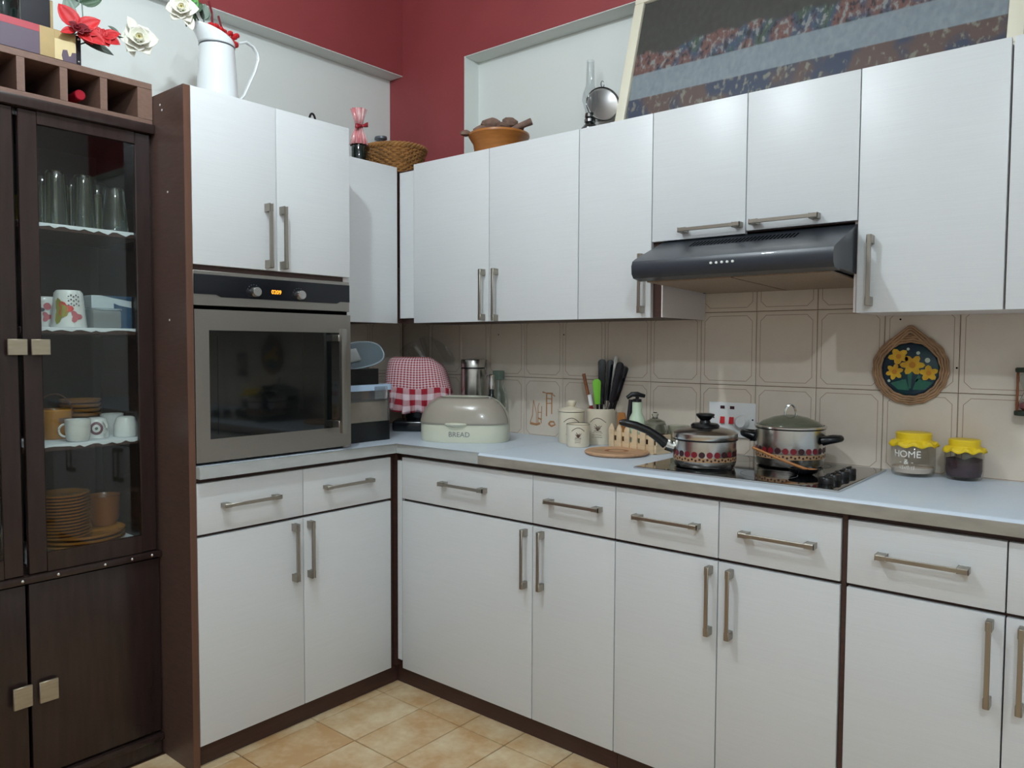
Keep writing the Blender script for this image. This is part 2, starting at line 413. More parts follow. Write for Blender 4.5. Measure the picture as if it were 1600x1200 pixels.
# glazed wall tiles, each with its own edge, grout recessed
obj('grout', B().box(0.002, 3.375, -.0035, 0, .86, 1.62), 'tile_grout', wall_right)
obj('grout', B().box(0, .0035, -1.28, -.004, .86, 1.62), 'tile_grout', wall_left)
TW, TH = .1911, .2388
TX = [.0, .183, .374, .5265] + [.7173+TW*k for k in range(16)]; TZ = [.8885, 1.1273, 1.3661, 1.6049]
_tm = {}
def tile_mesh(w_, h_, ou, ov):
    k = (round(w_, 4), round(h_, 4), round(ou, 4), round(ov, 4))
    if k in _tm: return _tm[k]
    b = B(); g = .0008; hw, hh, d, c = w_/2-g, h_/2-g, .006, .0016
    uvl = b.bm.loops.layers.uv.new('UVMap')
    A = [b.bm.verts.new((sx*hw, 0, sz*hh)) for sx, sz in ((-1, -1), (1, -1), (1, 1), (-1, 1))]
    C = [b.bm.verts.new((sx*hw, -d+c, sz*hh)) for sx, sz in ((-1, -1), (1, -1), (1, 1), (-1, 1))]
    D = [b.bm.verts.new((sx*(hw-c), -d, sz*(hh-c))) for sx, sz in ((-1, -1), (1, -1), (1, 1), (-1, 1))]
    b.bm.faces.new(D)
    for i in range(4):
        j = (i+1) % 4; b.bm.faces.new([A[i], A[j], C[j], C[i]]); b.bm.faces.new([C[i], C[j], D[j], D[i]])
    for f in b.bm.faces:
        for lp in f.loops: lp[uvl].uv = (lp.vert.co.x+ou, lp.vert.co.z+ov)
    bmesh.ops.recalc_face_normals(b.bm, faces=b.bm.faces[:])
    me = bpy.data.meshes.new('wall_tile'); b.bm.to_mesh(me); b.bm.free(); me.materials.append(MATS['wall_tile']); _tm[k] = me; return me
motif_tile = None
for i in range(len(TX)-1):
    x0, x1 = TX[i], TX[i+1]; wd = x1-x0
    if x1 > 3.38: continue
    for j in range(3):
        ou = (TW-wd)/2 if i == 2 else 0
        o = inst('tile', tile_mesh(wd, TH, ou, 0), wall_right, ((x0+x1)/2, -.001, (TZ[j]+TZ[j+1])/2))
        if i == 4 and j == 0: motif_tile = o
for i in range(6):
    for j in range(3):
        o = inst('tile', tile_mesh(TW, TH, 0, 0), wall_left, (.001, -.012-TW*(i+.5), (TZ[j]+TZ[j+1])/2)); o.rotation_euler.z = PI/2
# sepia ship-and-jug transfer on one tile
b = B(); yq = -.0068
def stroke(pts, wd):
    pts = [Vector((p[0], yq, p[1])) for p in pts]; b.tube(pts, wd*1.5, 4, flat=.25, up=(0, -1, 0))
for p, wd in (([(-.062, -.06), (-.05, -.03), (-.045, .03)], .0012), ([(-.062, -.062), (-.03, -.066), (-.012, -.06)], .003), ([(-.045, .03), (-.03, -.02), (-.03, -.062)], .001),
              ([(-.022, -.06), (-.022, .005), (-.016, .02)], .0012), ([(-.006, -.06), (-.004, .008)], .0012), ([(-.022, -.018), (-.005, -.016)], .001), ([(-.02, -.04), (-.004, -.045)], .002),
              ([(.02, -.03), (.02, .06), (.0, .064)], .002), ([(.045, -.02), (.045, .058), (.06, .05)], .0018), ([(.02, .06), (.05, .06)], .002), ([(.022, .04), (.045, .038)], .0012), ([(.022, .02), (.045, .022)], .0012),
              ([(.03, -.06), (.045, -.068), (.062, -.06), (.055, -.05), (.04, -.05), (.03, -.06)], .0025)): stroke(p, wd)
mat('sepia', (186, 134, 92), .5)
obj('transfer_print', b, 'sepia', motif_tile)
# drill holes left in the tiles
for n_, (u, v) in enumerate(((779, 523), (881, 523), (1407, 499), (1495, 575))):
    p = at(u, v, 'y', -.0073); obj('screw_hole', B().disc(p, (0, -1, 0), .0028, 10), 'dark_void', wall_right, smooth=False)

# ------------------------------------------------------------------ fitted cupboards
YD, XD, YU, XU = -.5303, .5424, -.3171, .3208      # front faces of doors
YK, XK = -.505, .5176
YC, XC = -.5479, .5646
ZW, ZWB = .900, .864
DT = .018
def handle(parent, p0, p1, out, world=True):
    """nickel bow handle between two points lying on the door face"""
    p0, p1, out = Vector(p0), Vector(p1), Vector(out); ax = (p1-p0).normalized(); L = (p1-p0).length; sd = ax.cross(out)
    M = Matrix.Identity(4)
    for i in range(3): M[i][0], M[i][1], M[i][2], M[i][3] = ax[i], sd[i], out[i], p0[i]
    b = B().box(0, L, -.005, .005, .024, .0295, .001, 1, M)
    for a, c in ((0, .022), (L-.022, L)):
        b.box(a, c, -.0065, .0065, 0, .0285, .001, 1, M)
    L0 = Vector(parent.parent.location)
    for v in b.bm.verts: v.co -= L0
    return obj('handle', b, 'nickel', parent)
def front(name, root, x0, x1, y0, y1, z0, z1):
    return obj(name, B().box(x0, x1, y0, y1, z0, z1, .0012, 2), 'white_laminate', root, world=True)
OUT_R, OUT_L = Vector((0, -1, 0)), Vector((1, 0, 0))
HB = .026
def hpt(u, v, plane, run):
    """door-face point whose handle bar shows at photo pixel (u, v)"""
    return at(u, v, 'y', plane-HB) + Vector((0, HB, 0)) if run == 'R' else at(u, v, 'x', plane+HB) - Vector((HB, 0, 0))
def vh(door, px, plane, run):
    a, c = hpt(px[0], px[1], plane, run), hpt(px[2], px[3], plane, run)
    if run == 'R': a.y = c.y = plane; a.x = c.x = (a.x+c.x)/2
    else: a.x = c.x = plane; a.y = c.y = (a.y+c.y)/2
    handle(door, c, a, OUT_R if run == 'R' else OUT_L)
def hh(door, px, plane, run):
    a, c = hpt(px[0], px[1], plane, run), hpt(px[2], px[3], plane, run); a.z = c.z = (a.z+c.z)/2
    handle(door, a, c, OUT_R if run == 'R' else OUT_L)
ZD = (.0703, .6886, .6982, .8481)
def gapx(a, c, g=.0012): return a+g, c-g
A = [x-ND for x in (.664, 1.268, 1.5708, 1.8865, 2.1948, 2.2071, 2.5266)]; A += [A[6]+.32, A[6]+.33, A[6]+.65, A[6]+.97]
def base_unit(label, bx0, bx1, cols, extra=None):
    u = thing('base_cabinet', label, 'cabinet', ((bx0+bx1)/2, YD+DT, 0), group='white fronted base units under the worktop')
    obj('body', B().box(bx0, bx1, YD+DT, -.004, .0705, ZWB-.0005), 'carcass_brown', u, world=True)
    obj('kick_board', B().box(max(bx0, XK), bx1, YK, YK+.016, .0005, .07), 'carcass_brown', u, world=True)
    for x0, x1, dh, vhx in cols:
        g0, g1 = gapx(x0, x1, .0016)
        d = front('door', u, g0, g1, YD, YD+DT-.0003, ZD[0], ZD[1]); w_ = front('drawer_front', u, g0, g1, YD, YD+DT-.0003, ZD[2], ZD[3])
        if vhx: vh(d, vhx, YD, 'R')
        if dh: hh(w_, dh, YD, 'R')
    return u
u = base_unit('white corner base unit with one wide and one narrow drawer under the bread bin', .004, A[2]-.0006,
          [(A[0], A[1], (684, 756, 753, 768), (814, 828, 814, 921)), (A[1], A[2], (849, 785, 934, 797), (840, 832, 840, 925))])
obj('filler_strip', B().box(.5488, A[0]-.002, YD+.001, YD+DT-.0003, .098, .834, .0006, 1), 'white_laminate', u, world=True)
obj('corner_post', B().box(.5248, .5424, YD-.0, YD+DT-.0003, .0705, ZWB-.001), 'carcass_brown', u, world=True)
base_unit('white two door base unit with two equal drawers below the black hob', A[2]+.0006, A[4]-.0006,
          [(A[2], A[3], (987, 808, 1088, 825), (1103, 886, 1103, 995)), (A[3], A[4], (1153, 836, 1271, 855), (1136, 892, 1135, 1002))])
u = base_unit('white two door base unit under the two yellow lidded jars', A[5]-.0012, A[7]+.0006,
          [(A[5], A[6], (1367, 871, 1513, 894), (1543, 971, 1542, 1109)), (A[6], A[7], None, (1594, 983, 1593, 1121))])
obj('end_strip', B().box(A[4]+.0004, A[5]-.0013, YD+.007, YD+DT+.004, .0705, ZWB-.001), 'carcass_brown', u, world=True)
ch = [o for o in u.children if o.name.startswith('drawer_front')][1]
handle(ch, (A[6]+.065, YD, .771), (A[6]+.255, YD, .771), OUT_R)
u = base_unit('white two door base unit at the far end of the worktop', A[8]-.0012, A[10]+.0006, [(A[8], A[9], None, None), (A[9], A[10], None, None)])
for o in list(u.children):
    if o.name.startswith('drawer_front') or o.name.startswith('door'):
        cx = sum((Vector(c).x for c in o.bound_box))/8 + u.location.x
        if o.name.startswith('drawer'): handle(o, (cx-.095, YD, .771), (cx+.095, YD, .771), OUT_R)
        else:
            hx = A[9]-.03 if cx < A[9] else A[9]+.03; handle(o, (hx, YD, .482), (hx, YD, .67), OUT_R)
# left run
BY = [-1.2951, -.9311, -.5552]
u = thing('base_cabinet', 'white two door base unit with two drawers under the oven', 'cabinet', (XD-DT, -.925, 0), group='white fronted base units under the worktop')
obj('body', B().box(.004, XD-DT, BY[0]+.0003, YD-.0005, .0705, ZWB-.0005), 'carcass_brown', u, world=True)
obj('kick_board', B().box(XK-.016, XK, BY[0]+.0003, YK-.0008, .0005, .07), 'carcass_brown', u, world=True)
for y0, y1, dh, v_ in ((BY[0], BY[1], (352, 791, 441, 776), (465, 820, 467, 909)), (BY[1], BY[2], (512, 763, 586, 750), (490, 815, 490, 903))):
    g0, g1 = gapx(y0, y1, .0014)
    d = front('door', u, XD-DT+.0003, XD, g0, g1, ZD[0], ZD[1]); w_ = front('drawer_front', u, XD-DT+.0003, XD, g0, g1, ZD[2], ZD[3])
    vh(d, v_, XD, 'L'); hh(w_, dh, XD, 'L')

# worktop: an L in two pieces with a butt joint, light top and duller rolled edge
def worktop(label, poly, edges, grp, edge_mat='worktop_edge'):
    r = thing('worktop', label, 'worktop', (poly[0][0], poly[0][1], ZWB), group=grp)
    b = B(); n = len(poly); T = [b.bm.verts.new((x, y, ZW)) for x, y in poly]; Bo = [b.bm.verts.new((x, y, ZWB)) for x, y in poly]
    b.bm.faces.new(T); b.bm.faces.new(Bo[::-1])
    for k in range(n): b.bm.faces.new([T[k], Bo[k], Bo[(k+1) % n], T[(k+1) % n]])
    b.bm.edges.ensure_lookup_table()
    es = [e for e in b.bm.edges for k in edges if {e.verts[0], e.verts[1]} == {T[k], T[(k+1) % n]}]
    bmesh.ops.bevel(b.bm, geom=es, offset=.011, segments=5, affect='EDGES', profile=.5)
    o = obj('slab', b, 'worktop_white', r, world=True); o.data.materials.append(MATS[edge_mat])
    for p in o.data.polygons:
        if abs(p.normal.z) < .3: p.material_index = 1
    return r
XJ = .9605
wt = worktop('pale grey corner worktop carrying the bread bin, with a rolled edge', [(.0065, -.0075), (.0065, BY[0]+.0005), (XC, BY[0]+.0005), (XC, YC), (XJ-.0005, YC), (XJ-.0005, -.0075)], (2, 3), 'laminate worktops', 'worktop_edge_pale')
obj('corner_trim', B().box(XC-.004, XC+.006, YC-.003, YC+.006, ZWB+.001, ZW-.002, .002, 2), 'worktop_edge_pale', wt, world=True)
worktop('pale grey straight worktop that holds the black hob', [(XJ+.0005, -.0075), (XJ+.0005, YC), (A[10]+.02, YC), (A[10]+.02, -.0075)], (1,), 'laminate worktops')

# tall oven housing standing at the left end
ZT0, ZT1 = 1.4818, 1.982
u = thing('oven_housing', 'tall housing with two white doors above the oven and a brown end panel', 'cabinet', (XD-DT, BY[0], 0))
obj('end_panel', B().box(.002, XD, -1.3157, BY[0]-.0003, 0, 1.981, .0008, 1), 'panel_brown', u, world=True)
obj('edge_band', B().box(XD+.0001, XD+.0012, -1.3155, BY[0]-.0005, .001, 1.980), 'panel_edge', u, world=True)
obj('side_panel', B().box(.008, XD-DT, -.7516, -.7348, ZW+.001, 1.98), 'carcass_white', u, world=True)
obj('top_board', B().box(.002, XD-DT, BY[0], -.752, 1.964, 1.98), 'carcass_white', u, world=True)
obj('shelf_board', B().box(.008, XD-DT, BY[0], -.752, 1.466, 1.482), 'carcass_brown', u, world=True)
obj('back_board', B().box(.0095, .013, BY[0], -.752, ZW+.001, 1.963), 'carcass_brown', u, world=True)
for y0, y1, v_ in ((BY[0], -1.019, (423, 318, 425, 418)), (-1.019, -.7346, (447, 323, 447, 420))):
    g0, g1 = gapx(y0, y1, .0013); d = front('door', u, XD-DT+.0003, XD, g0, g1, ZT0, ZT1); vh(d, v_, XD, 'L')
for u_, v_ in ((253, 172), (250, 164), (262, 300), (265, 500)):
    p = at(u_, v_, 'y', -1.3161)
    if p.x < XD: obj('screw_cap', B().lathe([(.0, .0008), (.0032, .0008), (.0032, 0)], 10, M=face(p, (0, -1, 0))), 'white_plastic', u, world=True)

# uppers, left of the corner
ZU0, ZU1 = 1.3403, 1.9569
ul = thing('wall_cabinet', 'white wall cupboard tucked between the oven housing and the corner', 'cabinet', (.15, -.5, ZU0))
obj('body', B().box(.002, XU-DT, -.734, -.300, ZU0+.002, ZU1-.012), 'carcass_brown', ul, world=True)
front('door', ul, XU-DT+.0003, XU, -.733, -.3232, ZU0, ZU1)
# uppers, right of the corner
Cx = [x-ND for x in (.4991, .8936, 1.2842, 1.5556, 1.8532, 2.1517, 2.4758)]; Cx += [Cx[6]+.325, Cx[6]+.65]
def wall_unit(label, bx0, bx1, zb, cols, bodymat='carcass_brown'):
    u = thing('wall_cabinet', label, 'cabinet', ((bx0+bx1)/2, YU+DT, zb), group='white fronted wall units')
    obj('body', B().box(bx0, bx1, YU+DT, -.008 if zb < 1.62 else -.002, zb+.002, ZU1-.012), bodymat, u, world=True)
    for x0, x1, z0, hpx, kind in cols:
        g0, g1 = gapx(x0, x1, .0014); d = front('door', u, g0, g1, YU, YU+DT-.0003, z0, ZU1)
        if kind == 'v': vh(d, hpx, YU, 'R')
        elif kind == 'h': hh(d, hpx, YU, 'R')
    return u
u = wall_unit('white double wall cupboard beside the corner, wooden bowl on top', .304, Cx[2]-.0006, ZU0,
          [(Cx[0], Cx[1], ZU0, (749, 420, 749, 500), 'v'), (Cx[1], Cx[2], ZU0, (769, 419, 769, 501), 'v')])
obj('filler_strip', B().box(.3265, Cx[0]-.002, YU+.003, YU+DT-.0003, ZU0+.02, 1.935), 'white_laminate', u, world=True)
u = wall_unit('white narrow single wall cupboard left of the cooker hood', Cx[2]+.0006, Cx[3]+.026, ZU0, [(Cx[2], Cx[3], ZU0, (998, 396, 998, 489), 'v')])
obj('side_panel', B().box(Cx[3]+.0265, Cx[3]+.031, YU+DT-.001, -.008, ZU0+.001, 1.5675), 'carcass_white', u, world=True)
wall_unit('white short wall cupboard with two lift doors above the cooker hood', Cx[3]+.0275, Cx[5]-.012, 1.5725,
          [(Cx[3], Cx[4], 1.5695, (1059, 359, 1155, 350), 'h'), (Cx[4], Cx[5], 1.577, (1170, 346, 1277, 336), 'h')])
u = wall_unit('white single wall cupboard right of the cooker hood', Cx[5]-.011, Cx[6]-.0006, ZU0, [(Cx[5], Cx[6], ZU0, (1357, 366, 1356, 477), 'v')], 'carcass_white')
u = wall_unit('white double wall cupboard at the far end above the hanging hourglass', Cx[6]+.0006, Cx[8]+.0006, ZU0, [(Cx[6]+.002, Cx[7], ZU0, None, ''), (Cx[7], Cx[8], ZU0, None, '')], 'carcass_white')
ds = [o for o in u.children if o.name.startswith('door')]
handle(ds[0], (Cx[7]-.03, YU, 1.355), (Cx[7]-.03, YU, 1.54), OUT_R); handle(ds[1], (Cx[7]+.03, YU, 1.355), (Cx[7]+.03, YU, 1.54), OUT_R)

# ------------------------------------------------------------------ cooker hood
hx0, hx1 = 1.4985, 2.0565
h = thing('cooker_hood', 'black visor cooker hood under the short wall cupboard', 'cooker hood', ((hx0+hx1)/2, -.2, 1.424))
sec = [(-.008, 1.428), (-.008, 1.5690), (-.303, 1.5690), (-.470, 1.5015), (-.484, 1.494), (-.490, 1.480), (-.488, 1.458), (-.478, 1.446), (-.44, 1.440), (-.44, 1.4455), (-.03, 1.434), (-.03, 1.428)]
obj('casing', B().prism(sec, 'x', hx0, hx1), 'black_enamel', h, world=True)
for x0, x1 in ((hx0+.02, (hx0+hx1)/2-.003), ((hx0+hx1)/2+.003, hx1-.02)):
    q = [(-.435, 1.4372), (-.035, 1.4262), (-.035, 1.430), (-.435, 1.4412)]
    obj('grease_filter', B().prism(q, 'x', x0, x1), 'filter_metal', h, world=True)
sl = Vector((0, -.470+.303, 1.5015-1.569)).normalized(); nrm = Vector((0, sl.z, -sl.y)); nrm = -nrm if nrm.z < 0 else nrm
b = B()
for k in range(29):
    c = Vector((1.624+.0106*k, -.303, 1.569)) + sl*.062 + nrm*.0010
    q = [c+Vector((-.0024, 0, 0))-sl*.022, c+Vector((.0024, 0, 0))-sl*.022, c+Vector((.0024, 0, 0))+sl*.022, c+Vector((-.0024, 0, 0))+sl*.022]
    b.bm.faces.new([b.bm.verts.new(p) for p in q])
obj('vent_slots', b, 'dark_void', h, world=True, smooth=False)['kind'] = 'stuff'
for u_, v_ in ((1111, 411), (1119.5, 410.3), (1128, 409.6), (1136.5, 409), (1145, 408.3)):
    p = at(u_, v_, 'y', -.4895); obj('button', B().lathe([(0, .004), (.003, .004), (.0036, .003), (.0036, -.004)], 12, M=face(p, (0, -1, .1))), 'white_plastic', h, world=True)

# ------------------------------------------------------------------ built-in oven
ov = thing('built_in_oven', 'stainless steel built in oven with a dark glass door', 'oven', (XD-.02, -1.015, ZW))
oy0, oy1 = BY[0]+.0015, -.7365
obj('casing', B().box(.06, XD-.02, oy0+.02, oy1-.02, ZW+.003, 1.462), 'black_plastic', ov, world=True)
obj('fascia', B().box(XD-.0195, XD-.003, oy0, oy1, 1.3655, 1.4655, .001, 1), 'steel_brushed', ov, world=True)
pl = [(oy0+.002, 1.4545), (oy1-.002, 1.4545), (oy1-.002, 1.3975), (oy1-.04, 1.3975), (oy1-.055, 1.391), (oy0+.085, 1.391), (oy0+.07, 1.3975), (oy0+.002, 1.3975)]
fp = obj('control_panel', B().prism(pl, 'x', XD-.0028, XD+.0005), 'oven_panel', ov, world=True)
for u_, v_ in ((400, 456), (470, 461)):
    p = at(u_, v_, 'x', XD+.012); p.x = XD+.0007
    k = obj('control_knob', B().lathe([(0, .022), (.013, .022), (.0145, .0195), (.0155, 0)], 28, M=face(p, (1, 0, 0))), 'steel', ov, world=True)
    tb = B()
    for a in range(7):
        an = PI*(.12+.76*a/6); tb.disc(p+Vector((.0004, math.cos(an)*.022, math.sin(an)*.022)), (1, 0, 0), .0011, 6)
    obj('dial_marks', tb, 'print_grey', ov, world=True, smooth=False)
p = at(432, 457, 'x', XD+.001)
tb = text_b('0209', .0155); tb.move(face(p+Vector((.0002, 0, 0)), (1, 0, 0)) @ Matrix.Scale(1.15, 4)); obj('clock_digits', tb, 'display_orange', ov, world=True, smooth=False)
dz0, dz1 = .9085, 1.3535
wy0, wy1, wz0, wz1 = -1.2495, -.7835, .975, 1.2935
fr = B().box(XD-.0195, XD+.002, oy0, wy0, dz0, dz1).box(XD-.0195, XD+.002, wy1, oy1, dz0, dz1).box(XD-.0195, XD+.002, wy0, wy1, wz1, dz1).box(XD-.0195, XD+.002, wy0, wy1, dz0, wz0)
dr = obj('oven_door', fr, 'steel_brushed', ov, world=True, smooth=False)
L0 = Vector(ov.location)
def sub(name, b, m_):
    for v in b.bm.verts: v.co -= L0
    return obj(name, b, m_, dr)
sub('glass_border', B().box(XD-.017, XD+.0012, wy0, wy1, wz0, wz1), 'oven_glass')
pane('oven_pane', (120, 130, 126), .03)
sub('window_pane', B().box(XD+.0013, XD+.0024, wy0+.026, wy1-.028, wz0+.012, wz1-.016), 'oven_glass')
hb = B(); pa, pb = at(536, 514, 'x', XD+.045), at(538, 677, 'x', XD+.045); hy = (pa.y+pb.y)/2
hb.box(XD+.036, XD+.052, hy-.011, hy+.011, pb.z, pa.z, .004, 2)
for zz in (pa.z-.03, pb.z+.03): hb.box(XD+.0012, XD+.038, hy-.014, hy+.004, zz-.011, zz+.011, .001, 1)
sub('handle', hb, 'steel_brushed')
obj('door_gap', B().box(XD-.0195, XD-.012, oy0+.004, oy1-.004, dz1+.001, 1.365), 'dark_void', ov, world=True)

# ------------------------------------------------------------------ hob
HX0, HX1, HY0, HY1 = 1.511, 2.078, -.479, -.050
hb = thing('ceramic_hob', 'black glass hob with four knobs let into the worktop', 'hob', ((HX0+HX1)/2, (HY0+HY1)/2, ZW))
obj('glass_plate', B().box(HX0, HX1, HY0, HY1, ZW+.0005, ZW+.006, .0012, 1), 'hob_glass', hb, world=True)
obj('metal_rim', B().box(HX0-.002, HX1+.002, HY0-.002, HY0-.0003, ZW+.0003, ZW+.005).box(HX0-.002, HX1+.002, HY1+.0003, HY1+.002, ZW+.0003, ZW+.005).box(HX0-.002, HX0-.0003, HY0, HY1, ZW+.0003, ZW+.005).box(HX1+.0003, HX1+.002, HY0, HY1, ZW+.0003, ZW+.005), 'steel', hb, world=True)
for cx, cy, r in ((1.655, -.352, .09), (1.655, -.135, .075), (1.86, -.13, .09), (1.86, -.36, .075)):
    b = B(); b.lathe([(r, .0064+ZW), (r-.0015, .0064+ZW)], 48, c=(cx, cy, 0)); obj('cooking_zone', b, 'print_grey', hb, world=True, smooth=False)
for y in (-.405, -.345, -.275, -.215):
    obj('knob', B().lathe([(0, .016), (.0165, .016), (.0185, .013), (.0185, 0)], 24, c=(2.026, y, ZW+.0062)).box(2.0235, 2.0285, y-.016, y+.016, ZW+.0215, ZW+.027, .0008, 1), 'black_plastic', hb, world=True)

# ------------------------------------------------------------------ ceiling lamps (out of frame, they light the room)
for n_, (loc, power, colr) in enumerate(LAMPS):
    l = thing('ceiling_light', ['round ceiling lamp with a bare bulb above the oven side', 'round ceiling lamp with a bare bulb behind the viewer'][n_], 'lamp', (loc[0], loc[1], CEIL))
    obj('ceiling_rose', B().lathe([(0, -.001), (.055, -.001), (.055, -.02), (.03, -.035), (0, -.035)], 28), 'white_plastic', l)
    obj('bulb_holder', B().lathe([(0, -.036), (.022, -.036), (.022, loc[2]-CEIL+.075), (0, loc[2]-CEIL+.075)], 20), 'white_plastic', l)
# ------------------------------------------------------------------ dark glazed dresser left of the oven
HF, HR, HL, HD = .3635, -1.3165, -2.045, .018      # front plane, right and left ends
YM = -1.677
hu = thing('glazed_dresser', 'dark brown dresser with glass doors above and solid doors below', 'cabinet', (.18, YM, 0))
fx = HF-HD
obj('side_panel', B().box(.004, fx, HR-.018, HR-.0005, .07, 1.866), 'hutch_wood', hu, world=True)
obj('side_panel', B().box(.004, fx, HL, HL+.018, .07, 1.866), 'hutch_wood', hu, world=True)
obj('back_board', B().box(.004, .012, HL+.018, HR-.018, .07, 1.866), 'hutch_inside', hu, world=True)
obj('top_board', B().box(.004, fx, HL+.018, HR-.018, 1.85, 1.866), 'hutch_wood', hu, world=True)
obj('cornice', B().box(.004, HF+.016, HL-.002, HR-.0004, 1.8665, 1.8955, .006, 2), 'hutch_wood', hu, world=True)
obj('partition', B().box(.013, fx-.02, YM-.008, YM+.008, .66, 1.85), 'hutch_inside', hu, world=True)
SZ = [1.578, 1.296, .973]                              # shelf tops
for z in SZ:
    obj('shelf', B().box(.0125, .333, YM+.0085, HR-.0185, z-.016, z), 'shelf_wood', hu, world=True)
    obj('shelf', B().box(.0125, .333, HL+.0185, YM-.0085, z-.016, z), 'shelf_wood', hu, world=True)
ZB = .655
obj('waist_shelf', B().box(.0125, HF+.012, HL-.001, HR-.0004, .613, .632, .004, 2).box(.0125, .33, HL+.0185, HR-.0185, .632, ZB), 'hutch_wood', hu, world=True)
obj('floor_board', B().box(.0125, fx, HL+.0185, HR-.0185, .072, .09), 'hutch_wood', hu, world=True)
obj('base_moulding', B().box(.004, HF+.010, HL-.001, HR-.0004, .048, .0695, .005, 2), 'hutch_wood', hu, world=True)
obj('plinth', B().box(.01, HF-.004, HL+.004, HR-.004, 0, .0475), 'hutch_wood', hu, world=True)
def glazed(y0, y1, gy0, gy1):
    z0, z1, gz0, gz1 = .634, 1.8655, .684, 1.833
    f = B().box(fx+.0004, HF, y0, gy0, z0, z1, .002, 1).box(fx+.0004, HF, gy1, y1, z0, z1, .002, 1).box(fx+.0004, HF, gy0, gy1, z0, gz0).box(fx+.0004, HF, gy0, gy1, gz1, z1)
    d = obj('glazed_door', f, 'hutch_wood', hu, world=True)
    b = B().box(HF-.010, HF-.007, gy0, gy1, gz0, gz1)
    for v in b.bm.verts: v.co -= Vector(hu.location)
    obj('pane', b, 'pane_glass', d, smooth=False)
    return d
def plate(d, y0, y1, z0, z1):
    b = B().box(HF+.0002, HF+.012, (y0+y1)/2-.008, (y0+y1)/2+.008, (z0+z1)/2-.008, (z0+z1)/2+.008).box(HF+.012, HF+.019, y0, y1, z0, z1, .0015, 1)
    for v in b.bm.verts: v.co -= Vector(hu.location)
    obj('knob', b, 'knob_plate', d)
dR = glazed(YM+.006, -1.3270, -1.6255, -1.371); dL = glazed(HL+.01, YM-.006, -1.99, YM-.0525)
plate(dR, -1.6575, -1.6115, 1.222, 1.264); plate(dL, -1.7124, -1.6665, 1.222, 1.264)
lR = obj('door', B().box(fx+.0004, HF, YM+.004, -1.3215, .076, .608, .003, 2), 'hutch_wood', hu, world=True)
lL = obj('door', B().box(fx+.0004, HF, HL+.01, YM-.004, .076, .608, .003, 2), 'hutch_wood', hu, world=True)
plate(lR, -1.659, -1.612, .282, .340); plate(lL, -1.721, -1.6755, .284, .342)
for u_, v_ in ((92, 896), (36, 905), (165, 872), (207, 864), (238, 860)):  # chrome beads stand in for pale chips and glints along the ledge
    p = at(u_, v_, 'x', HF+.012); p.x = HF+.0122; p.z = .6225
    obj('glint_bead', B().lathe([(0, .003), (.003, .002), (.0045, 0)], 12, M=face(p, (1, 0, 0))), 'chrome', hu, world=True)

# wine rack standing on the dresser
wr_ = thing('wine_rack', 'brown wooden wine rack with square holes on top of the dresser', 'wine rack', (.2, YM, 1.896))
RZ0, RZ1 = 1.8962, 2.0156
obj('bottom_board', B().box(.03, HF, HL, HR-.0008, RZ0, 1.910, .001, 1), 'rack_wood', wr_, world=True)
obj('top_board', B().box(.03, HF, HL, HR-.0008, 1.9978, RZ1, .001, 1), 'rack_wood', wr_, world=True)
obj('back_board', B().box(.03, .036, HL, HR-.001, 1.9103, 1.9975), 'hutch_inside', wr_, world=True)
obj('end_block', B().box(.0365, HF, -1.3595, HR-.0008, 1.9103, 1.9975), 'rack_wood', wr_, world=True)
holes = []
for k in range(6):
    yr = -1.3595-.1035*k; holes.append((yr-.0845, yr))
    y0 = yr-.0845-.019 if k < 5 else HL
    obj('divider', B().box(.0365, HF, y0, yr-.0845, 1.9103, 1.9975), 'rack_wood', wr_, world=True)
yc = (holes[1][0]+holes[1][1])/2 + .006
wb = thing('wine_bottle', 'dark wine bottle with a red capsule lying in the wine rack', 'bottle', (.15, yc, 1.9105+.037))
Mx = Matrix.Translation((0, 0, 0)) @ Matrix.Rotation(PI/2, 4, 'Y')
obj('glass_body', B().lathe([(0, -.10), (.034, -.10), (.0365, -.094), (.0365, .06), (.03, .085), (.0145, .105), (.0135, .135), (0, .135)], 28, M=Mx), 'bottle_dark', wb)
obj('capsule', B().lathe([(.0142, .112), (.0145, .17), (.0125, .1725), (0, .1725)], 24, M=Mx), 'foil_red', wb)

# lace paper on the shelves, scalloped front hanging over
def liner(label, z, y0, y1, seed, xb=.10):
    rnd = random.Random(seed); n = 26; b = B(); hang = [.004 + .010*abs(math.sin(k*.9+seed))*rnd.random() for k in range(n+1)]
    rows = []
    for k in range(n+1):
        y = y0+(y1-y0)*k/n
        rows.append([b.bm.verts.new(c) for c in ((xb, y, z+.0012), (.3335, y, z+.0012), (.3345, y, z+.0002), (.335, y, z-hang[k]))])
    for r0, r1 in zip(rows, rows[1:]):
        for j in range(3): b.bm.faces.new([r0[j], r1[j], r1[j+1], r0[j+1]])
    tag(obj('shelf_paper', b, 'lace_paper', smooth=False, solid=.0006), label, 'shelf paper', 'lace papers lining the dresser shelves')
yL, yR = YM+.010, HR-.020
liner('white lace paper under the drinking glasses', SZ[0], yL, yR, 1)
liner('white lace paper under the printed mugs', SZ[1], yL, yR, 2)
liner('white lace paper under the row of white cups', SZ[2], yL, yR, 3)
liner('white lace paper under the stack of amber plates', ZB, yL, yR, 4, .05)

def on(u_, x, z):
    """spot at depth x and height z seen at photo column u_"""
    lo, hi = -3.0, 0.0
    for _ in range(50):
        y = (lo+hi)/2; d = Vector((x, y, z))-CAM; uu = 800+FPX*d.dot(RT)/d.dot(FW)
        if uu < u_: lo = y
        else: hi = y
    return Vector((x, (lo+hi)/2, z))
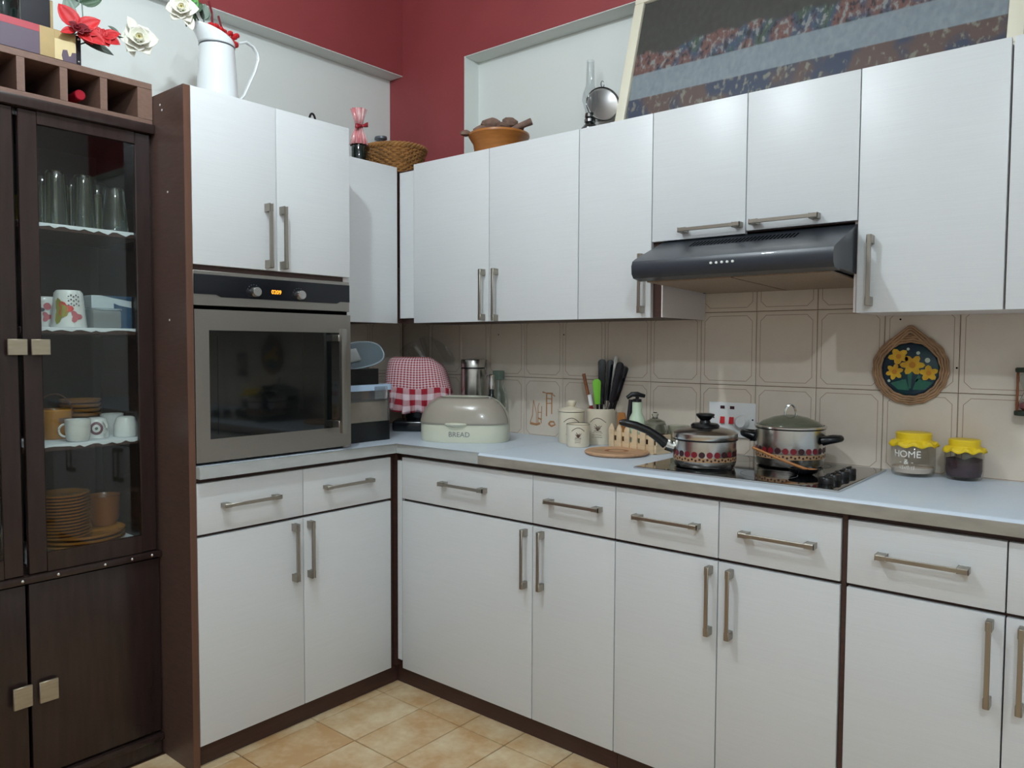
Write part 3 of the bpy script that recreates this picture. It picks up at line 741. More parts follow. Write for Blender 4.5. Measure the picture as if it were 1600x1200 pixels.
# upturned tumblers
def tumbler(h, r0, r1, nm, label, loc, grp):
    t_ = thing(nm, label, 'glass', loc, group=grp); w_ = .0022
    obj('glass_wall', B().lathe([(r0, 0), (r1, h-.004), (r1-.003, h), (0, h), (0, h-.008), (r1-w_-.002, h-.008), (r0-w_, 0), (r0, 0)], 28), 'glass', t_)
    return t_
g0 = None
sp = [(88, .285, .0185, 'front'), (131, .285, .0185, 'front'), (66, .22, .018, ''), (112, .215, .018, ''), (152, .205, .018, '')]
for k, (u_, x, r, _) in enumerate(sp):
    p = on(u_, x, SZ[0]+.0025); h_ = .150
    lab = 'tall clear upturned tumbler in the front row by the door frame'
    if g0 is None: g0 = tumbler(h_, .031, .0275, 'tumbler', lab, p, 'upturned tumblers in the dresser')
    else: dup(g0, p, label=['', 'tall clear upturned tumbler next to the short wide one', 'tall clear upturned tumbler in the back row against the door frame', 'tall clear upturned tumbler in the back row between the two front ones', 'tall clear upturned tumbler in the back row behind the short wide one'][k])
p = on(180, .285, SZ[0]+.0025)
tumbler(.128, .036, .026, 'tumbler', 'short wide upturned tumbler at the right end of the top shelf', p, None)
for y_ in (-1.570, -1.478, -1.386):
    p = Vector((.10, y_, SZ[0]+.0025))
    c = tag(obj('beaker', B().lathe([(0, 0), (.033, 0), (.036, .002), (.037, .1), (.034, .1), (.033, .004), (0, .004)], 24), 'amber_liquid'), 'yellowish beaker standing behind the clear tumblers', 'beaker', 'yellow beakers behind the tumblers'); c.location = p
# printed mugs (upturned) and boxes on the second shelf
def mug(label, loc, rot, h, r0, r1, prints, handle_side=1, nm='mug', grp=None):
    t_ = thing(nm, label, 'mug', loc, rot, grp); w_ = .003
    body = obj('cup_body', B().lathe([(r0, 0), (r0, .004), (r1+(r0-r1)*.35, h*.6), (r1, h-.008), (r1-.006, h), (0, h), (0, h-.005), (r1-w_-.006, h-.005), (r0-w_, 0), (r0, 0)], 32), 'white_china', t_)
    for th, z, rr, mt_, sh in prints:
        rad = lambda zz: (r0+(r1-r0)*min(1, zz/h)**1.1)+.0012
        b = B(); vv = []
        for k in range(16):
            a = 2*PI*k/16; q = (1 if sh == 'o' else (1+.35*math.cos(3*a))); dz = rr*q*math.sin(a)*(1.8 if sh == 'l' else 1); du = rr*q*math.cos(a)
            zz = min(max(z+dz, .004), h-.012); R_ = rad(zz); vv.append(b.bm.verts.new((R_*math.cos(th+du/R_), R_*math.sin(th+du/R_), zz)))
        b.bm.faces.new(vv); obj('printed_patch', b, mt_, t_, smooth=False)
    hb_ = B(); pts = []
    for k in range(11):
        a = -PI/2+PI*k/10; pts.append((r1*.55+r0*.42+.024*math.cos(a)*handle_side, 0, h*.5+.032*math.sin(a)))
    hb_.tube(pts, .0042, 8); obj('handle', hb_, 'white_china', t_)
    return t_
p = on(108, .275, SZ[1]+.0025); face_cam = math.atan2(CAM.y-p.y, CAM.x-p.x)
pr = [(-.50, .045, .017, 'mug_olive', 'l'), (-.22, .052, .017, 'mug_red', 's'), (.42, .030, .014, 'mug_pink', 's')]
pr += [(.0+.16*i, .062+.012*j+.004*(i % 2), .0022, 'mug_grey', 'o') for i in range(5) for j in range(3)]
mug('white mug printed with red and olive patches and dark dots', p, face_cam, .105, .046, .037, pr, -1)
p = on(68, .195, SZ[1]+.0025)
mug('white mug with pink spots half hidden by the door frame', p, face_cam, .088, .041, .036, [(.25, .03, .012, 'mug_pink', 's'), (.3, .06, .01, 'mug_pink', 'o'), (-.2, .05, .01, 'mug_grey', 's')], -1)
p = on(163, .285, SZ[1]+.002)
ct = thing('plastic_tub', 'small clear square tub on the dresser shelf', 'tub', p)
obj('tub_wall', B().box(-.024, .024, -.040, .040, 0, .052, .006, 2), 'frosted_plastic', ct); obj('tub_lid', B().box(-.026, .026, -.042, .042, .0525, .058, .002, 1), 'clear_plastic', ct)
p = on(177, .20, SZ[1]+.002)
p.y = min(p.y, HR-.0195-.059)
cb = thing('carton', 'white and blue cardboard carton at the right of the shelf', 'box', p)
obj('carton_body', B().box(-.05, .05, -.058, .058, 0, .098, .001, 1), 'card_white', cb)
obj('blue_front', B().prism([(.005, .0), (.058, .0), (.058, .064), (.02, .070), (.005, .076)], 'x', .0503, .0515), 'box_blue', cb)
obj('blue_flap', B().prism([(.058, .084), (.058, .098), (-.03, .098)], 'x', .0503, .0512), 'box_blue', cb)
# third shelf: amber pail, bowls, white cups
p = on(86, .185, SZ[2]+.0025)
pa_ = thing('amber_pail', 'amber glazed pail with a thin bail handle', 'pail', p, face_cam)
obj('pail_body', B().lathe([(0, 0), (.040, 0), (.044, .006), (.046, .082), (.043, .086), (.041, .082), (.038, .006), (0, .006)], 32), 'amber_glaze', pa_)
obj('label_plate', B().grid(lambda s_, t_: (.0466*math.cos(.25+.75*s_), .0466*math.sin(.25+.75*s_), .048+.014*t_), 6, 2), 'pod_brown', pa_)
hb_ = B(); hb_.tube([(0, .047*math.cos(a), .068+.062*math.sin(a)) for a in [PI*k/14 for k in range(15)]], .0022, 6); obj('bail', hb_, 'panel_edge', pa_)
p = on(126, .12, SZ[2]+.0025)
bm0 = None
for k in range(8):
    b = B().lathe([(0, 0), (.03, 0), (.055, .004), (.062, .013), (.060, .013), (.052, .006), (0, .004)], 32)
    if bm0 is None: bm0 = obj('saucer', b, 'amber_glaze'); bm0.location = p; tag(bm0, 'amber saucer behind the white cups, with another saucer on it', 'saucer', 'stack of amber saucers')
    else:
        b.bm.free(); c = bm0.copy(); COL.objects.link(c); c.location = p+Vector((0, 0, .0135*k))
        if k == 7: c['label'] = 'topmost amber saucer of the stack behind the white cups'
for u_, x, lab, r_, ring in ((122, .300, 'plain white cup with its handle turned towards the amber pail', 2.2, 0), (151, .255, 'white cup with a plum ring printed on its side', .6, 1), (175, .180, 'white cup half hidden behind the ringed cup', .9, 0), (197, .275, 'white upturned cup at the right end of the row', .9, 0)):
    p = on(u_, x, SZ[2]+.0025); p.y = min(p.y, HR-.018-.0375 if u_ == 197 else p.y); fc = math.atan2(CAM.y-p.y, CAM.x-p.x)
    c = thing('cup', lab, 'cup', p, fc, 'white cups on the third shelf')
    inv = u_ in (151, 197)
    prof = [(.0335, 0), (.034, .004), (.033, .035), (.026, .056), (.018, .060), (0, .060), (0, .056), (.022, .054), (.030, .03), (.031, 0), (.0335, 0)] if inv else [(0, 0), (.026, 0), (.030, .006), (.0325, .030), (.0335, .062), (.031, .062), (.030, .03), (.027, .008), (0, .006)]
    obj('cup_body', B().lathe(prof, 32), 'white_china', c)
    a0 = {122: -1.75, 197: 2.9}.get(u_, r_)
    hb_ = B(); hb_.tube([((.031+.017*math.cos(a))*math.cos(a0), (.031+.017*math.cos(a))*math.sin(a0), .031+.018*math.sin(a)) for a in [-PI/2+PI*k/8 for k in range(9)]], .0032, 7); obj('handle', hb_, 'white_china', c)
    if ring:
        def ringf(s_, t_):
            a = 2*PI*s_; rr = .0115+.0075*t_; du, dz = rr*math.cos(a), rr*math.sin(a); zz = .030+dz; R_ = 0.0348 if zz < .035 else .0348-(zz-.035)*.36
            return (R_*math.cos(du/.036), R_*math.sin(du/.036), zz)
        obj('printed_ring', B().grid(ringf, 28, 3, True), 'ring_plum', c)
        obj('printed_centre', B().disc((.0349, 0, .030), (1, 0, 0), .0045, 8), 'leaf_grey', c, smooth=False)
# bottom: platters, plates, bowl
p = on(128, .200, ZB+.0025)
for k in range(3):
    b = B().lathe([(0, 0), (.08, 0), (.112, .006), (.118, .014), (.115, .014), (.106, .009), (0, .004)], 44)
    if k == 0: pl0 = obj('platter', b, 'amber_glaze'); pl0.location = p; tag(pl0, 'lowest amber platter, lying on the lace paper', 'platter', 'amber platters at the bottom of the dresser')
    else:
        b.bm.free(); c = pl0.copy(); COL.objects.link(c); c.location = p+Vector((0, 0, .0125*k)); c['label'] = ['', 'middle amber platter of the three under the plates', 'uppermost amber platter that carries the plates and brown bowl'][k]
pz = p.z+.0125*2+.0100
q = on(99, .235, pz); q.y = max(q.y, YM+.085)
for k in range(14):
    b = B().lathe([(0, 0), (.045, 0), (.066, .004), (.072, .0095), (.070, .0098), (.062, .0065), (0, .003)], 40)
    if k == 0: d0 = obj('plate', b, 'amber_glaze'); d0.location = q; tag(d0, 'amber dinner plate in the tall stack, with another plate on it', 'plate', 'stack of amber plates')
    else:
        b.bm.free(); c = d0.copy(); COL.objects.link(c); c.location = q+Vector((0, 0, .0092*k))
        if k == 13: c['label'] = 'topmost amber dinner plate of the tall stack'
q = on(163, .16, pz)
bw = tag(obj('bowl', B().lathe([(0, 0), (.032, 0), (.042, .02), (.047, .085), (.050, .092), (.047, .092), (.044, .085), (.038, .02), (0, .006)], 32), 'amber_dark'), 'deep brown bowl beside the stack of amber plates', 'bowl'); bw.location = q
wbz = tag(obj('pudding_bowl', B().lathe([(0, 0), (.04, 0), (.055, .03), (.07, .075), (.067, .075), (.05, .03), (0, .008)], 32), 'white_china'), 'white bowl behind the other glass door of the dresser', 'bowl'); wbz.location = (.22, -1.79, ZB+.001)

# ------------------------------------------------------------------ on top of the wine rack
TZ_ = RZ1+.0006
def petal(b, base, d, up, L, W, curl, nu=5, nv=7, tip=1.0, cup=.25):
    base, d, up = Vector(base), Vector(d).normalized(), Vector(up); side = d.cross(up).normalized(); up = side.cross(d).normalized()
    def f(s_, t_):
        wd = W*math.sin(PI*min(.999, t_**.75))**.8 if tip > .5 else W*(t_**.6)*(1 if t_ < .8 else max(.55, 1-(t_-.8)*2))
        x = (s_-.5)*2
        return base + d*(L*t_*(1-.25*abs(curl)*t_)) + side*(x*wd*.5) + up*(curl*L*t_*t_ + cup*wd*x*x)
    b.grid(f, nu, nv); return b
bx = thing('printed_box', 'long flat box with purple, gold and cream printed panels on the wine rack', 'box', (.27, -1.70, TZ_))
bx0, bx1, by0, by1, bz1 = .21, .358, -1.93, -1.509, TZ_+.0795
obj('box_body', B().box(bx0, bx1, by0, by1, TZ_, bz1, .0008, 1), 'box_black', bx, world=True)
def panel(y0, y1, z0, z1, mt_):
    obj('printed_panel', B().box(bx1+.0003, bx1+.0012, y0, y1, TZ_+z0, TZ_+z1), mt_, bx, world=True, smooth=False)
panel(by0, -1.612, .002, .060, 'box_purple'); panel(by0, -1.612, .0603, .0785, 'box_red'); panel(-1.6117, -1.576, .002, .0785, 'box_gold')
panel(-1.5757, -1.5225, .002, .056, 'box_cream'); panel(-1.5757, -1.5225, .0563, .0785, 'box_gold')
mm = B().prism([(-1.556, .001+TZ_), (-1.523, .001+TZ_), (-1.523, TZ_+.030), (-1.533, TZ_+.028), (-1.536, TZ_+.018), (-1.541, TZ_+.016), (-1.545, TZ_+.032), (-1.556, TZ_+.030), (-1.559, TZ_+.015)], 'x', bx1+.0013, bx1+.002)
obj('printed_motif', mm, 'box_purple', bx, world=True, smooth=False)
for zz in (.010, .070): obj('corner_stud', B().lathe([(0, .002), (.0022, .001), (.003, 0)], 10, M=face((bx1+.0002, by1+.006-.012, TZ_+zz), (1, 0, 0))), 'chrome', bx, world=True)
tb_ = thing('black_box', 'tall black box standing behind the printed box', 'box', (.14, -1.66, TZ_))
obj('box_body', B().box(.10, .2, -1.80, -1.520, TZ_, TZ_+.215, .001, 1), 'box_black', tb_, world=True); obj('edge_trim', B().box(.2003, .2012, -1.528, -1.521, TZ_+.002, TZ_+.213), 'box_gold', tb_, world=True)
db = tag(obj('dark_bottle', B().lathe([(0, 0), (.036, 0), (.038, .004), (.038, .09), (.03, .12), (.015, .15), (.014, .2), (0, .2)], 28), 'bottle_dark'), 'dark green bottle standing on the long printed box', 'bottle'); db.location = (.30, -1.675, bz1+.0006)

def leafy(parent, name, base, d, up, L, W, curl, mt_):
    return obj(name, petal(B(), base, d, up, L, W, curl), mt_, parent, solid=.0008)
# poinsettia: bracts spread round a dark heart, stem tucked behind the box
c0 = at(120, 46, 'x', .372)
po = thing('poinsettia', 'red artificial poinsettia leaning over the end of the printed box', 'flower', c0)
n0 = Vector((.9, -.25, .25)).normalized(); ax1 = n0.orthogonal().normalized()
ax1 = Vector((0, 0, 1)) - n0*n0.z; ax1.normalize(); ax2 = ax1.cross(n0)         # ax1 up, ax2 to the left/right
def dirn(a): return ax1*math.sin(a) + ax2*math.cos(a)
for a, L, W in ((2.2, .070, .05), (.55, .066, .042), (-.12, .060, .030), (-.55, .078, .046), (-.9, .055, .03), (-2.6, .045, .022), (1.4, .036, .02)):
    leafy(po, 'bract', dirn(a)*.004, dirn(a)+n0*.1, n0, L, W, .10, 'petal_red')
for a, L in ((-.35, .040), (-1.1, .03), (.1, .03), (2.8, .025), (-1.9, .02)): leafy(po, 'bract', n0*.006, dirn(a)+n0*.35, n0, L, .022, .1, 'petal_dark')
b = B()
for k in range(7): b.lathe([(0, -.004), (.004, 0), (0, .005)], 8, c=tuple(n0*.012+dirn(k*.9)*.005))
obj('flower_heart', b, 'petal_dark', po)
b = B(); b.tube([(0, 0, 0), (-.03, .004, .0), (-.15, .006, .004), (-.1664, .004, -.03), (-.1664, .004, TZ_-c0.z+.003)], .0025, 6); obj('stem', b, 'stem_dark', po)
leafy(po, 'leaf', dirn(2.0)*.02-n0*.012, dirn(1.75), n0, .085, .034, .15, 'leaf_grey'); leafy(po, 'leaf', dirn(-.9)*.02-n0*.015, dirn(-.42), n0, .085, .028, .05, 'stem_dark')
# a smaller red bloom beside it
c1 = at(160, 58, 'x', .33)
po2 = thing('poinsettia', 'small ragged red bloom between the poinsettia and the white rose', 'flower', c1)
for a, L, W in ((.3, .050, .032), (-.5, .052, .036), (-1.2, .04, .03), (2.6, .04, .03), (1.4, .025, .025), (-2.2, .04, .026)): leafy(po2, 'bract', (0, 0, 0), dirn(a)+n0*.15, n0, L, W, .15, 'petal_red')
b = B(); b.tube([(0, 0, 0), (-.02, -.004, .0), (-.13, -.02, .002), (-.16, -.03, TZ_-c1.z+.003)], .0022, 6); obj('stem', b, 'stem_dark', po2)
def rose(label, c, nrm, R_, petmat='rose_white', heart='rose_cream', stem=None, leaves=()):
    r = thing('rose', label, 'flower', c); nrm = Vector(nrm).normalized(); a1 = Vector((0, 0, 1)) - nrm*nrm.z; a1.normalize(); a2 = nrm.cross(a1)
    rnd = random.Random(3)
    for ring, (n, L, W, lean, off) in enumerate(((6, 1.0, 1.15, .35, -.10), (6, .85, 1.0, .75, -.04), (5, .55, .62, 1.6, .05), (4, .36, .45, 2.8, .10))):
        for k in range(n):
            a = 2*PI*k/n + ring*.55 + rnd.uniform(-.15, .15); d = a1*math.sin(a)+a2*math.cos(a)
            leafy(r, 'petal', nrm*(off*R_)+d*(.05*R_), d+nrm*lean, nrm-d*.6, R_*L*rnd.uniform(.92, 1.1), R_*W, -.25 if ring == 0 else .22, petmat if ring < 3 else heart).modifiers[0].thickness = .001
    for k in range(len(r.children)): pass
    obj('sepals', B().lathe([(0, -.28*R_), (.16*R_, -.2*R_), (.2*R_, -.04*R_), (0, 0)], 12, M=face((0, 0, 0), nrm)), 'leaf_green', r)
    if stem: b = B(); b.tube(stem, .0024, 6); obj('stem', b, 'stem_dark', r)
    for bs, d, L, W, mt_ in leaves: leafy(r, 'leaf', bs, d, (.6, -.3, .6), L, W, .1, mt_)
    return r
rose('open white artificial rose reaching out beyond the dresser', at(217, 62, 'x', .20), (.85, -.35, .1), .054,
     stem=[(-.01, -.012, -.002), (-.02, -.05, -.002), (-.01, -.13, -.012), (-.04, -.22, -.05)],
     leaves=[((-.01, -.05, 0), (.2, -.7, .1), .05, .026, 'leaf_grey'), ((-.01, -.10, -.01), (.1, .8, .12), .05, .012, 'stem_dark'), ((-.02, -.02, -.02), (.1, .3, -.9), .035, .022, 'rose_white'), ((0, -.015, .02), (.1, -.5, .8), .045, .036, 'rose_white')])
p = at(128, 12, 'x', .22)
lf = thing('leaf_sprig', 'grey green leaf sprig rising behind the poinsettia', 'foliage', p)
for bs, d, L, W, mt_ in (((0, -.02, -.01), (0, -.2, 1), .07, .034, 'leaf_grey'), ((0, .0, .01), (.1, .7, .35), .06, .03, 'leaf_green'), ((0, 0, .01), (.1, -.5, .8), .06, .03, 'leaf_green')): leafy(lf, 'leaf', bs, d, (1, 0, .1), L, W, .08, mt_)
b = B(); b.tube([(0, 0, .02), (0, .002, -.03), (-.02, -.01, -.10)], .002, 6); obj('stem', b, 'leaf_grey', lf)
# ------------------------------------------------------------------ on the worktop
WZ = ZW+.0004
def wrap(b, R_, th0):
    """bend flat lettering (x along, y up, z out) round a cylinder of radius R_, centred on angle th0"""
    for v in b.bm.verts:
        x, y, z = v.co; a = th0 + x/R_; v.co = ((R_+z)*math.cos(a), (R_+z)*math.sin(a), y)
    return b
def tocam(p): return math.atan2(CAM.y-p[1], CAM.x-p[0])
# bread bin
bc, brot = Vector((.683, -.310, WZ)), math.radians(30)
bb = thing('bread_bin', 'cream bread bin with a taupe roll lid and the word BREAD', 'bread bin', bc, brot)
BH, BA, BBd = .165, .166, .105
def shell(th, z, infl=0.0):
    k = z/BH; e = max(0.0, (k-.30)/.70); f = (max(0.0, 1-e**2.1))**.5
    a = BA*(.42+.58*f) * (1-.02*(1-min(1, k/.06))); d = BBd*(.34+.66*f) * (1-.02*(1-min(1, k/.06)))
    n = 2.7; c, s_ = math.cos(th), math.sin(th); r = (abs(c)**n+abs(s_)**n)**(-1/n)
    return Vector(((a+infl)*r*c, (d+infl)*r*s_, z))
b = B(); zs = [0, .004, .012, .03, .05, .062, .075, .09, .105, .12, .132, .143, .152, .159, .1635, .165]
rings = [[b.bm.verts.new(shell(2*PI*k/64, z)) for k in range(64)] for z in zs]
for r0, r1 in zip(rings, rings[1:]):
    for k in range(64): b.bm.faces.new([r0[k], r0[(k+1) % 64], r1[(k+1) % 64], r1[k]])
b.bm.faces.new(rings[0][::-1]); b.bm.faces.new(rings[-1]); obj('bin_shell', b, 'cream_plastic', bb)
def lidf(s_, t_):
    th = math.radians(-166+s_*152); z = .066 + (.1625-.066)*t_; return shell(th, z, .0022)
obj('roll_lid', B().grid(lidf, 40, 14), 'taupe_plastic', bb, solid=.002)
def seam(s_):
    th = math.radians(-166+s_*152); return shell(th, .158, .0028)
b = B(); b.tube([lidf(0, t_/10) for t_ in range(11)]+[lidf(s_/30, 1) for s_ in range(31)]+[lidf(1, 1-t_/10) for t_ in range(11)], .0011, 5); obj('lid_seam', b, 'dark_void', bb)
g = B(); yf = shell(-PI/2, .066, 0).y
g.lathe([(0, -.010), (.02, -.008), (.040, -.002), (.043, .002), (.036, .006), (0, .008)], 32, c=(-.012, yf+.002, .066), sy=.42); obj('lid_grip', g, 'cream_plastic', bb)
tb = text_b('BREAD', .026)
for v in tb.bm.verts:
    x, y, z = v.co; v.co = Vector((x+.0, shell(-PI/2+(x)*2.2/.166*.42, .03, 0).y-.0008-z, y+.030))
obj('lettering', tb, 'print_grey', bb, smooth=False)

# stack of tubs at the end of the oven housing
sx, sy0, sy1 = .459, -.705, -.4805
st = thing('storage_tub', 'clear tub of food with a black base and pale blue clip lid', 'tub', (.36, (sy0+sy1)/2, WZ))
def rb(x0, x1, y0, y1, z0, z1, r=.012):
    b = B().box(x0, x1, y0, y1, z0, z1); es = [e for e in b.bm.edges if abs(e.verts[0].co.z-e.verts[1].co.z) > 1e-4]
    bmesh.ops.bevel(b.bm, geom=es, offset=r, segments=4, affect='EDGES', profile=.5); return b
obj('black_base', rb(.265, sx, sy0, sy1, WZ, .972), 'black_plastic', st, world=True)
obj('contents', rb(.272, sx-.008, sy0+.008, sy1-.008, .9725, 1.045), 'contents_tan', st, world=True)
obj('clear_wall', rb(.265, sx, sy0, sy1, .9723, 1.086), 'clear_plastic', st, world=True)
obj('clip_lid', rb(.260, sx+.005, sy0-.005, sy1+.005, 1.0865, 1.108), 'lid_blue', st, world=True)
b = B().box(sx+.0055, sx+.010, -.565, -.505, 1.055, 1.101, .003, 2); obj('side_clip', b, 'clear_plastic', st, world=True)
bt = thing('black_tub', 'black plastic tub on top of the blue lidded tub', 'tub', (.36, -.6, 1.1085))
obj('tub_body', rb(.28, .447, -.70, -.523, 1.1085, 1.166), 'black_plastic', bt, world=True)
# big oval lid leaning on the black tub
ol = thing('oval_lid', 'slate grey oval lid resting tilted on the black tub', 'lid', (.40, -.60, 1.167))
Mo = Matrix.Translation((.398, -.600, 1.212)) @ Matrix.Rotation(math.radians(8), 4, 'X') @ Matrix.Rotation(math.radians(62), 4, 'Y')
def stad(a, L, W, k=2.6):
    c, s_ = math.cos(a), math.sin(a); r = (abs(c)**k+abs(s_)**k)**(-1/k); return Vector((W*r*c, L*r*s_, 0))
def slab_ring(L, W, z0, z1, rim=0):
    b = B(); A_ = [b.bm.verts.new(stad(2*PI*k/48, L, W)+Vector((0, 0, z0))) for k in range(48)]; C_ = [b.bm.verts.new(stad(2*PI*k/48, L, W)+Vector((0, 0, z1))) for k in range(48)]
    b.bm.faces.new(A_[::-1]); b.bm.faces.new(C_)
    for k in range(48): b.bm.faces.new([A_[k], A_[(k+1) % 48], C_[(k+1) % 48], C_[k]])
    return b.move(Mo)
obj('lid_plate', slab_ring(.130, .050, -.004, .004), 'lid_slate', ol, world=True)
b = B(); b.tube([Mo @ (stad(2*PI*k/48, .131, .051)+Vector((0, 0, .003))) for k in range(48)], .0035, 6, closed=True); obj('lid_rim', b, 'lid_rim', ol, world=True)
b = B().box(-.026, .026, -.062, .012, .0045, .014, .006, 3, M=Mo); obj('raised_window', b, 'frosted_plastic', ol, world=True)
wk = thing('wicker_box', 'small straw coloured wicker box behind the tub stack', 'basket', (.18, -.43, WZ))
obj('woven_side', B().box(.140, .222, -.475, -.385, WZ, 1.165, .006, 2), 'wicker', wk, world=True); obj('wicker_lid', B().box(.136, .226, -.479, -.381, 1.1655, 1.180, .005, 2), 'wicker', wk, world=True)

# covered appliance in the corner
mc, mrot = Vector((.302, -.192, WZ)), YAW
mx = thing('covered_mixer', 'black kitchen mixer under a red gingham cover', 'appliance', mc, mrot)
obj('black_base', B().box(-.10, .075, -.075, .06, 0, .045, .014, 3).lathe([(0, .045), (.05, .045), (.058, .07), (.066, .12), (0, .12)], 24), 'black_gloss', mx)
def cov(s_, t_):
    a = 2*PI*s_; n = 3.2; c, q = math.cos(a), math.sin(a); r = (abs(c)**n+abs(q)**n)**(-1/n)
    k = 1-t_; f = max(0, 1-(k**6))**.5 if k > .0 else 1
    W = .138 - (.030*k if c > 0 else .012*k); D = .078 - .012*k
    W = W*(.82+.18*f); D = D*(.30+.70*f)
    top = .304 - (.055*max(0, c*r-.45)**1.3 if c > 0 else 0)
    return Vector((W*r*c, D*r*q, .178 + (top-.178)*k + .004*math.sin(5*a)*(1-k)))
obj('gingham_cover', B().grid(cov, 64, 14, True, uv=lambda s_, t_: (s_*.70, t_*.135)), 'gingham_small', mx)
b = B(); ring = [b.bm.verts.new(cov(k/64, 0)) for k in range(64)]; b.bm.faces.new(ring); uvl = b.bm.loops.layers.uv.new('UVMap')
for f in b.bm.faces:
    for lp in f.loops: lp[uvl].uv = (lp.vert.co.x, lp.vert.co.y)
obj('cover_top', b, 'gingham_small', mx, smooth=False)
def ruf(s_, t_):
    p_ = cov(s_, 1); a = 2*PI*s_; w_ = .006+.010*t_; d = Vector((p_.x, p_.y, 0)).normalized()
    return p_ + d*(w_*math.sin(26*a)*t_ + .006*t_) - Vector((0, 0, .098*t_ + .006*math.sin(9*a)*t_))
obj('frilled_skirt', B().grid(ruf, 208, 8, True, uv=lambda s_, t_: (s_*.85, t_*.10)), 'gingham_large', mx, solid=.001)
# crumpled clear bag standing behind it
fb = thing('plastic_bag', 'crumpled clear plastic bag rising above the gingham cover', 'bag', (.22, -.10, 1.21))
def bag(s_, t_):
    return Vector((.14+.22*s_, -.13+.09*s_, 1.17+.125*t_*math.sin(PI*min(1, s_*.9+.08))**.6)) + Vector((.012*math.sin(9*s_+4*t_), .014*math.cos(11*s_+3*t_), 0))
obj('bag_film', B().grid(bag, 18, 10), 'thin_film', fb, world=True)
b = B(); b.tube([bag(.28+.02*k, 1-.09*k) for k in range(10)], .0022, 5); b.tube([bag(.06+.022*k, .3+.07*k) for k in range(10)], .0015, 5); obj('bag_crease', b, 'clear_plastic', fb, world=True)

# steel flask, cord, bottles behind the bread bin
tp = at(739, 566, 'y', -.082); tp.z = WZ
fl = thing('steel_canister', 'tall stainless steel canister with a banded lid behind the bread bin', 'canister', tp)
obj('canister_body', B().lathe([(0, 0), (.047, 0), (.0485, .003), (.0485, .262), (0, .262)], 40), 'steel', fl)
obj('canister_lid', B().lathe([(.0478, .2625), (.0495, .2645), (.0495, .292), (.047, .296), (0, .296)], 40), 'steel', fl)
obj('lid_seal', B().lathe([(.0490, .258), (.0490, .2638)], 40), 'black_plastic', fl)
cu = B(); pts = [at(u_, v_, 'y', -.026) for u_, v_ in ((760, 562), (758, 575), (760, 585), (755, 597), (756, 610), (755, 640), (756, 665))]; pts[-1].z = WZ+.003
cu.tube(pts, .0022, 6); tag(obj('white_cord', cu, 'white_plastic'), 'thin white cord hanging beside the steel canister', 'cord')
p = at(768, 600, 'y', -.115); p.z = WZ
bo = thing('oil_bottle', 'small dark bottle with a metal pourer behind the bread bin', 'bottle', p)
obj('bottle_glass', B().lathe([(0, 0), (.027, 0), (.028, .004), (.028, .115), (.02, .14), (.010, .16), (.010, .185), (0, .185)], 24), 'bottle_dark', bo)
obj('pourer', B().lathe([(.0115, .180), (.013, .2), (.010, .222), (.012, .236), (.006, .240), (0, .240)], 20), 'chrome', bo)
p = at(779, 600, 'y', -.048); p.z = WZ
cj = thing('cork_bottle', 'pale green glass bottle with a square stopper by the tiled wall', 'bottle', p)
obj('bottle_glass', B().lathe([(0, 0), (.031, 0), (.033, .004), (.033, .15), (.026, .175), (.017, .19), (.017, .215), (.014, .215), (.014, .19), (.029, .15), (.029, .006), (0, .006)], 24), 'glass', cj)
obj('stopper', B().box(-.018, .018, -.018, .018, .216, .252, .004, 2), 'leaf_grey', cj)

# cream canisters and the utensil crock
def scribble(parent, R_, th, z, s_, mt_='print_brown', seed=1):
    rnd = random.Random(seed); b = B()
    def P(u_, v_): a = th+u_/R_; return ((R_+.0005)*math.cos(a), (R_+.0005)*math.sin(a), z+v_)
    b.tube([P(-.026*s_+.0052*s_*k, .014*s_*math.sin(PI*k/10)+.022*s_) for k in range(11)], .0010, 4)
    for k in range(3): b.tube([P(-.018*s_+rnd.uniform(0, .006), -.010*s_-.007*s_*k), P(.0, -.010*s_-.007*s_*k+.001), P(.018*s_-rnd.uniform(0, .008), -.010*s_-.007*s_*k)], .0006, 4)
    for k in range(7):
        a = .35+2.45*k/6; L = (.011+.004*((k*5) % 3))*s_; b.tube([P(0, -.004*s_), P(L*.5*math.cos(a)+.001*s_, L*.6*math.sin(a)), P(L*math.cos(a), L*.9*math.sin(a)+.001)], [.0005, .0013, .0006], 4)
    b.tube([P(-.012*s_, -.005*s_), P(0, -.0035*s_), P(.012*s_, -.006*s_)], .0009, 4)
    obj('printed_sketch', b, mt_, parent)
def canister(label, p, r, h, knob, seed, nm='canister'):
    c = thing(nm, label, 'canister', p)
    obj('jar_body', B().lathe([(0, 0), (r*.95, 0), (r, .004), (r, h-.010), (r*1.02, h-.006), (r*1.02, h), (r*.94, h), (r*.94, h-.008), (0, h-.008)], 40), 'cream_ceramic', c)
    scribble(c, r, tocam(p), h*.48, h/.09 if h < .1 else 1.1, seed=seed)
    if knob:
        obj('jar_lid', B().lathe([(r*1.03, h+.0022), (r*1.04, h+.008), (r*.8, h+.014), (r*.3, h+.018), (r*.24, h+.021), (r*.36, h+.027), (r*.38, h+.036), (r*.25, h+.042), (0, h+.043)], 36), 'cream_ceramic', c)
        obj('seal_ring', B().lathe([(r*.98, h+.0003), (r*1.0, h+.002)], 36), 'black_plastic', c)
    return c
p = on(892, 0, 0)  # direction only
def base(u_, v_, back=0.0):
    q = at(u_, v_, 'z', WZ); d = Vector((q.x-CAM.x, q.y-CAM.y, 0)).normalized(); return q + d*back
p = base(892.5, 694, .047); p.y = min(p.y, -.062)
canister('tall cream canister with a round knobbed lid', p, .0475, .113, True, 2)
p2 = base(903, 699.5, .0405)
c = canister('short cream canister standing before the knobbed one', p2, .0405, .078, False, 5)
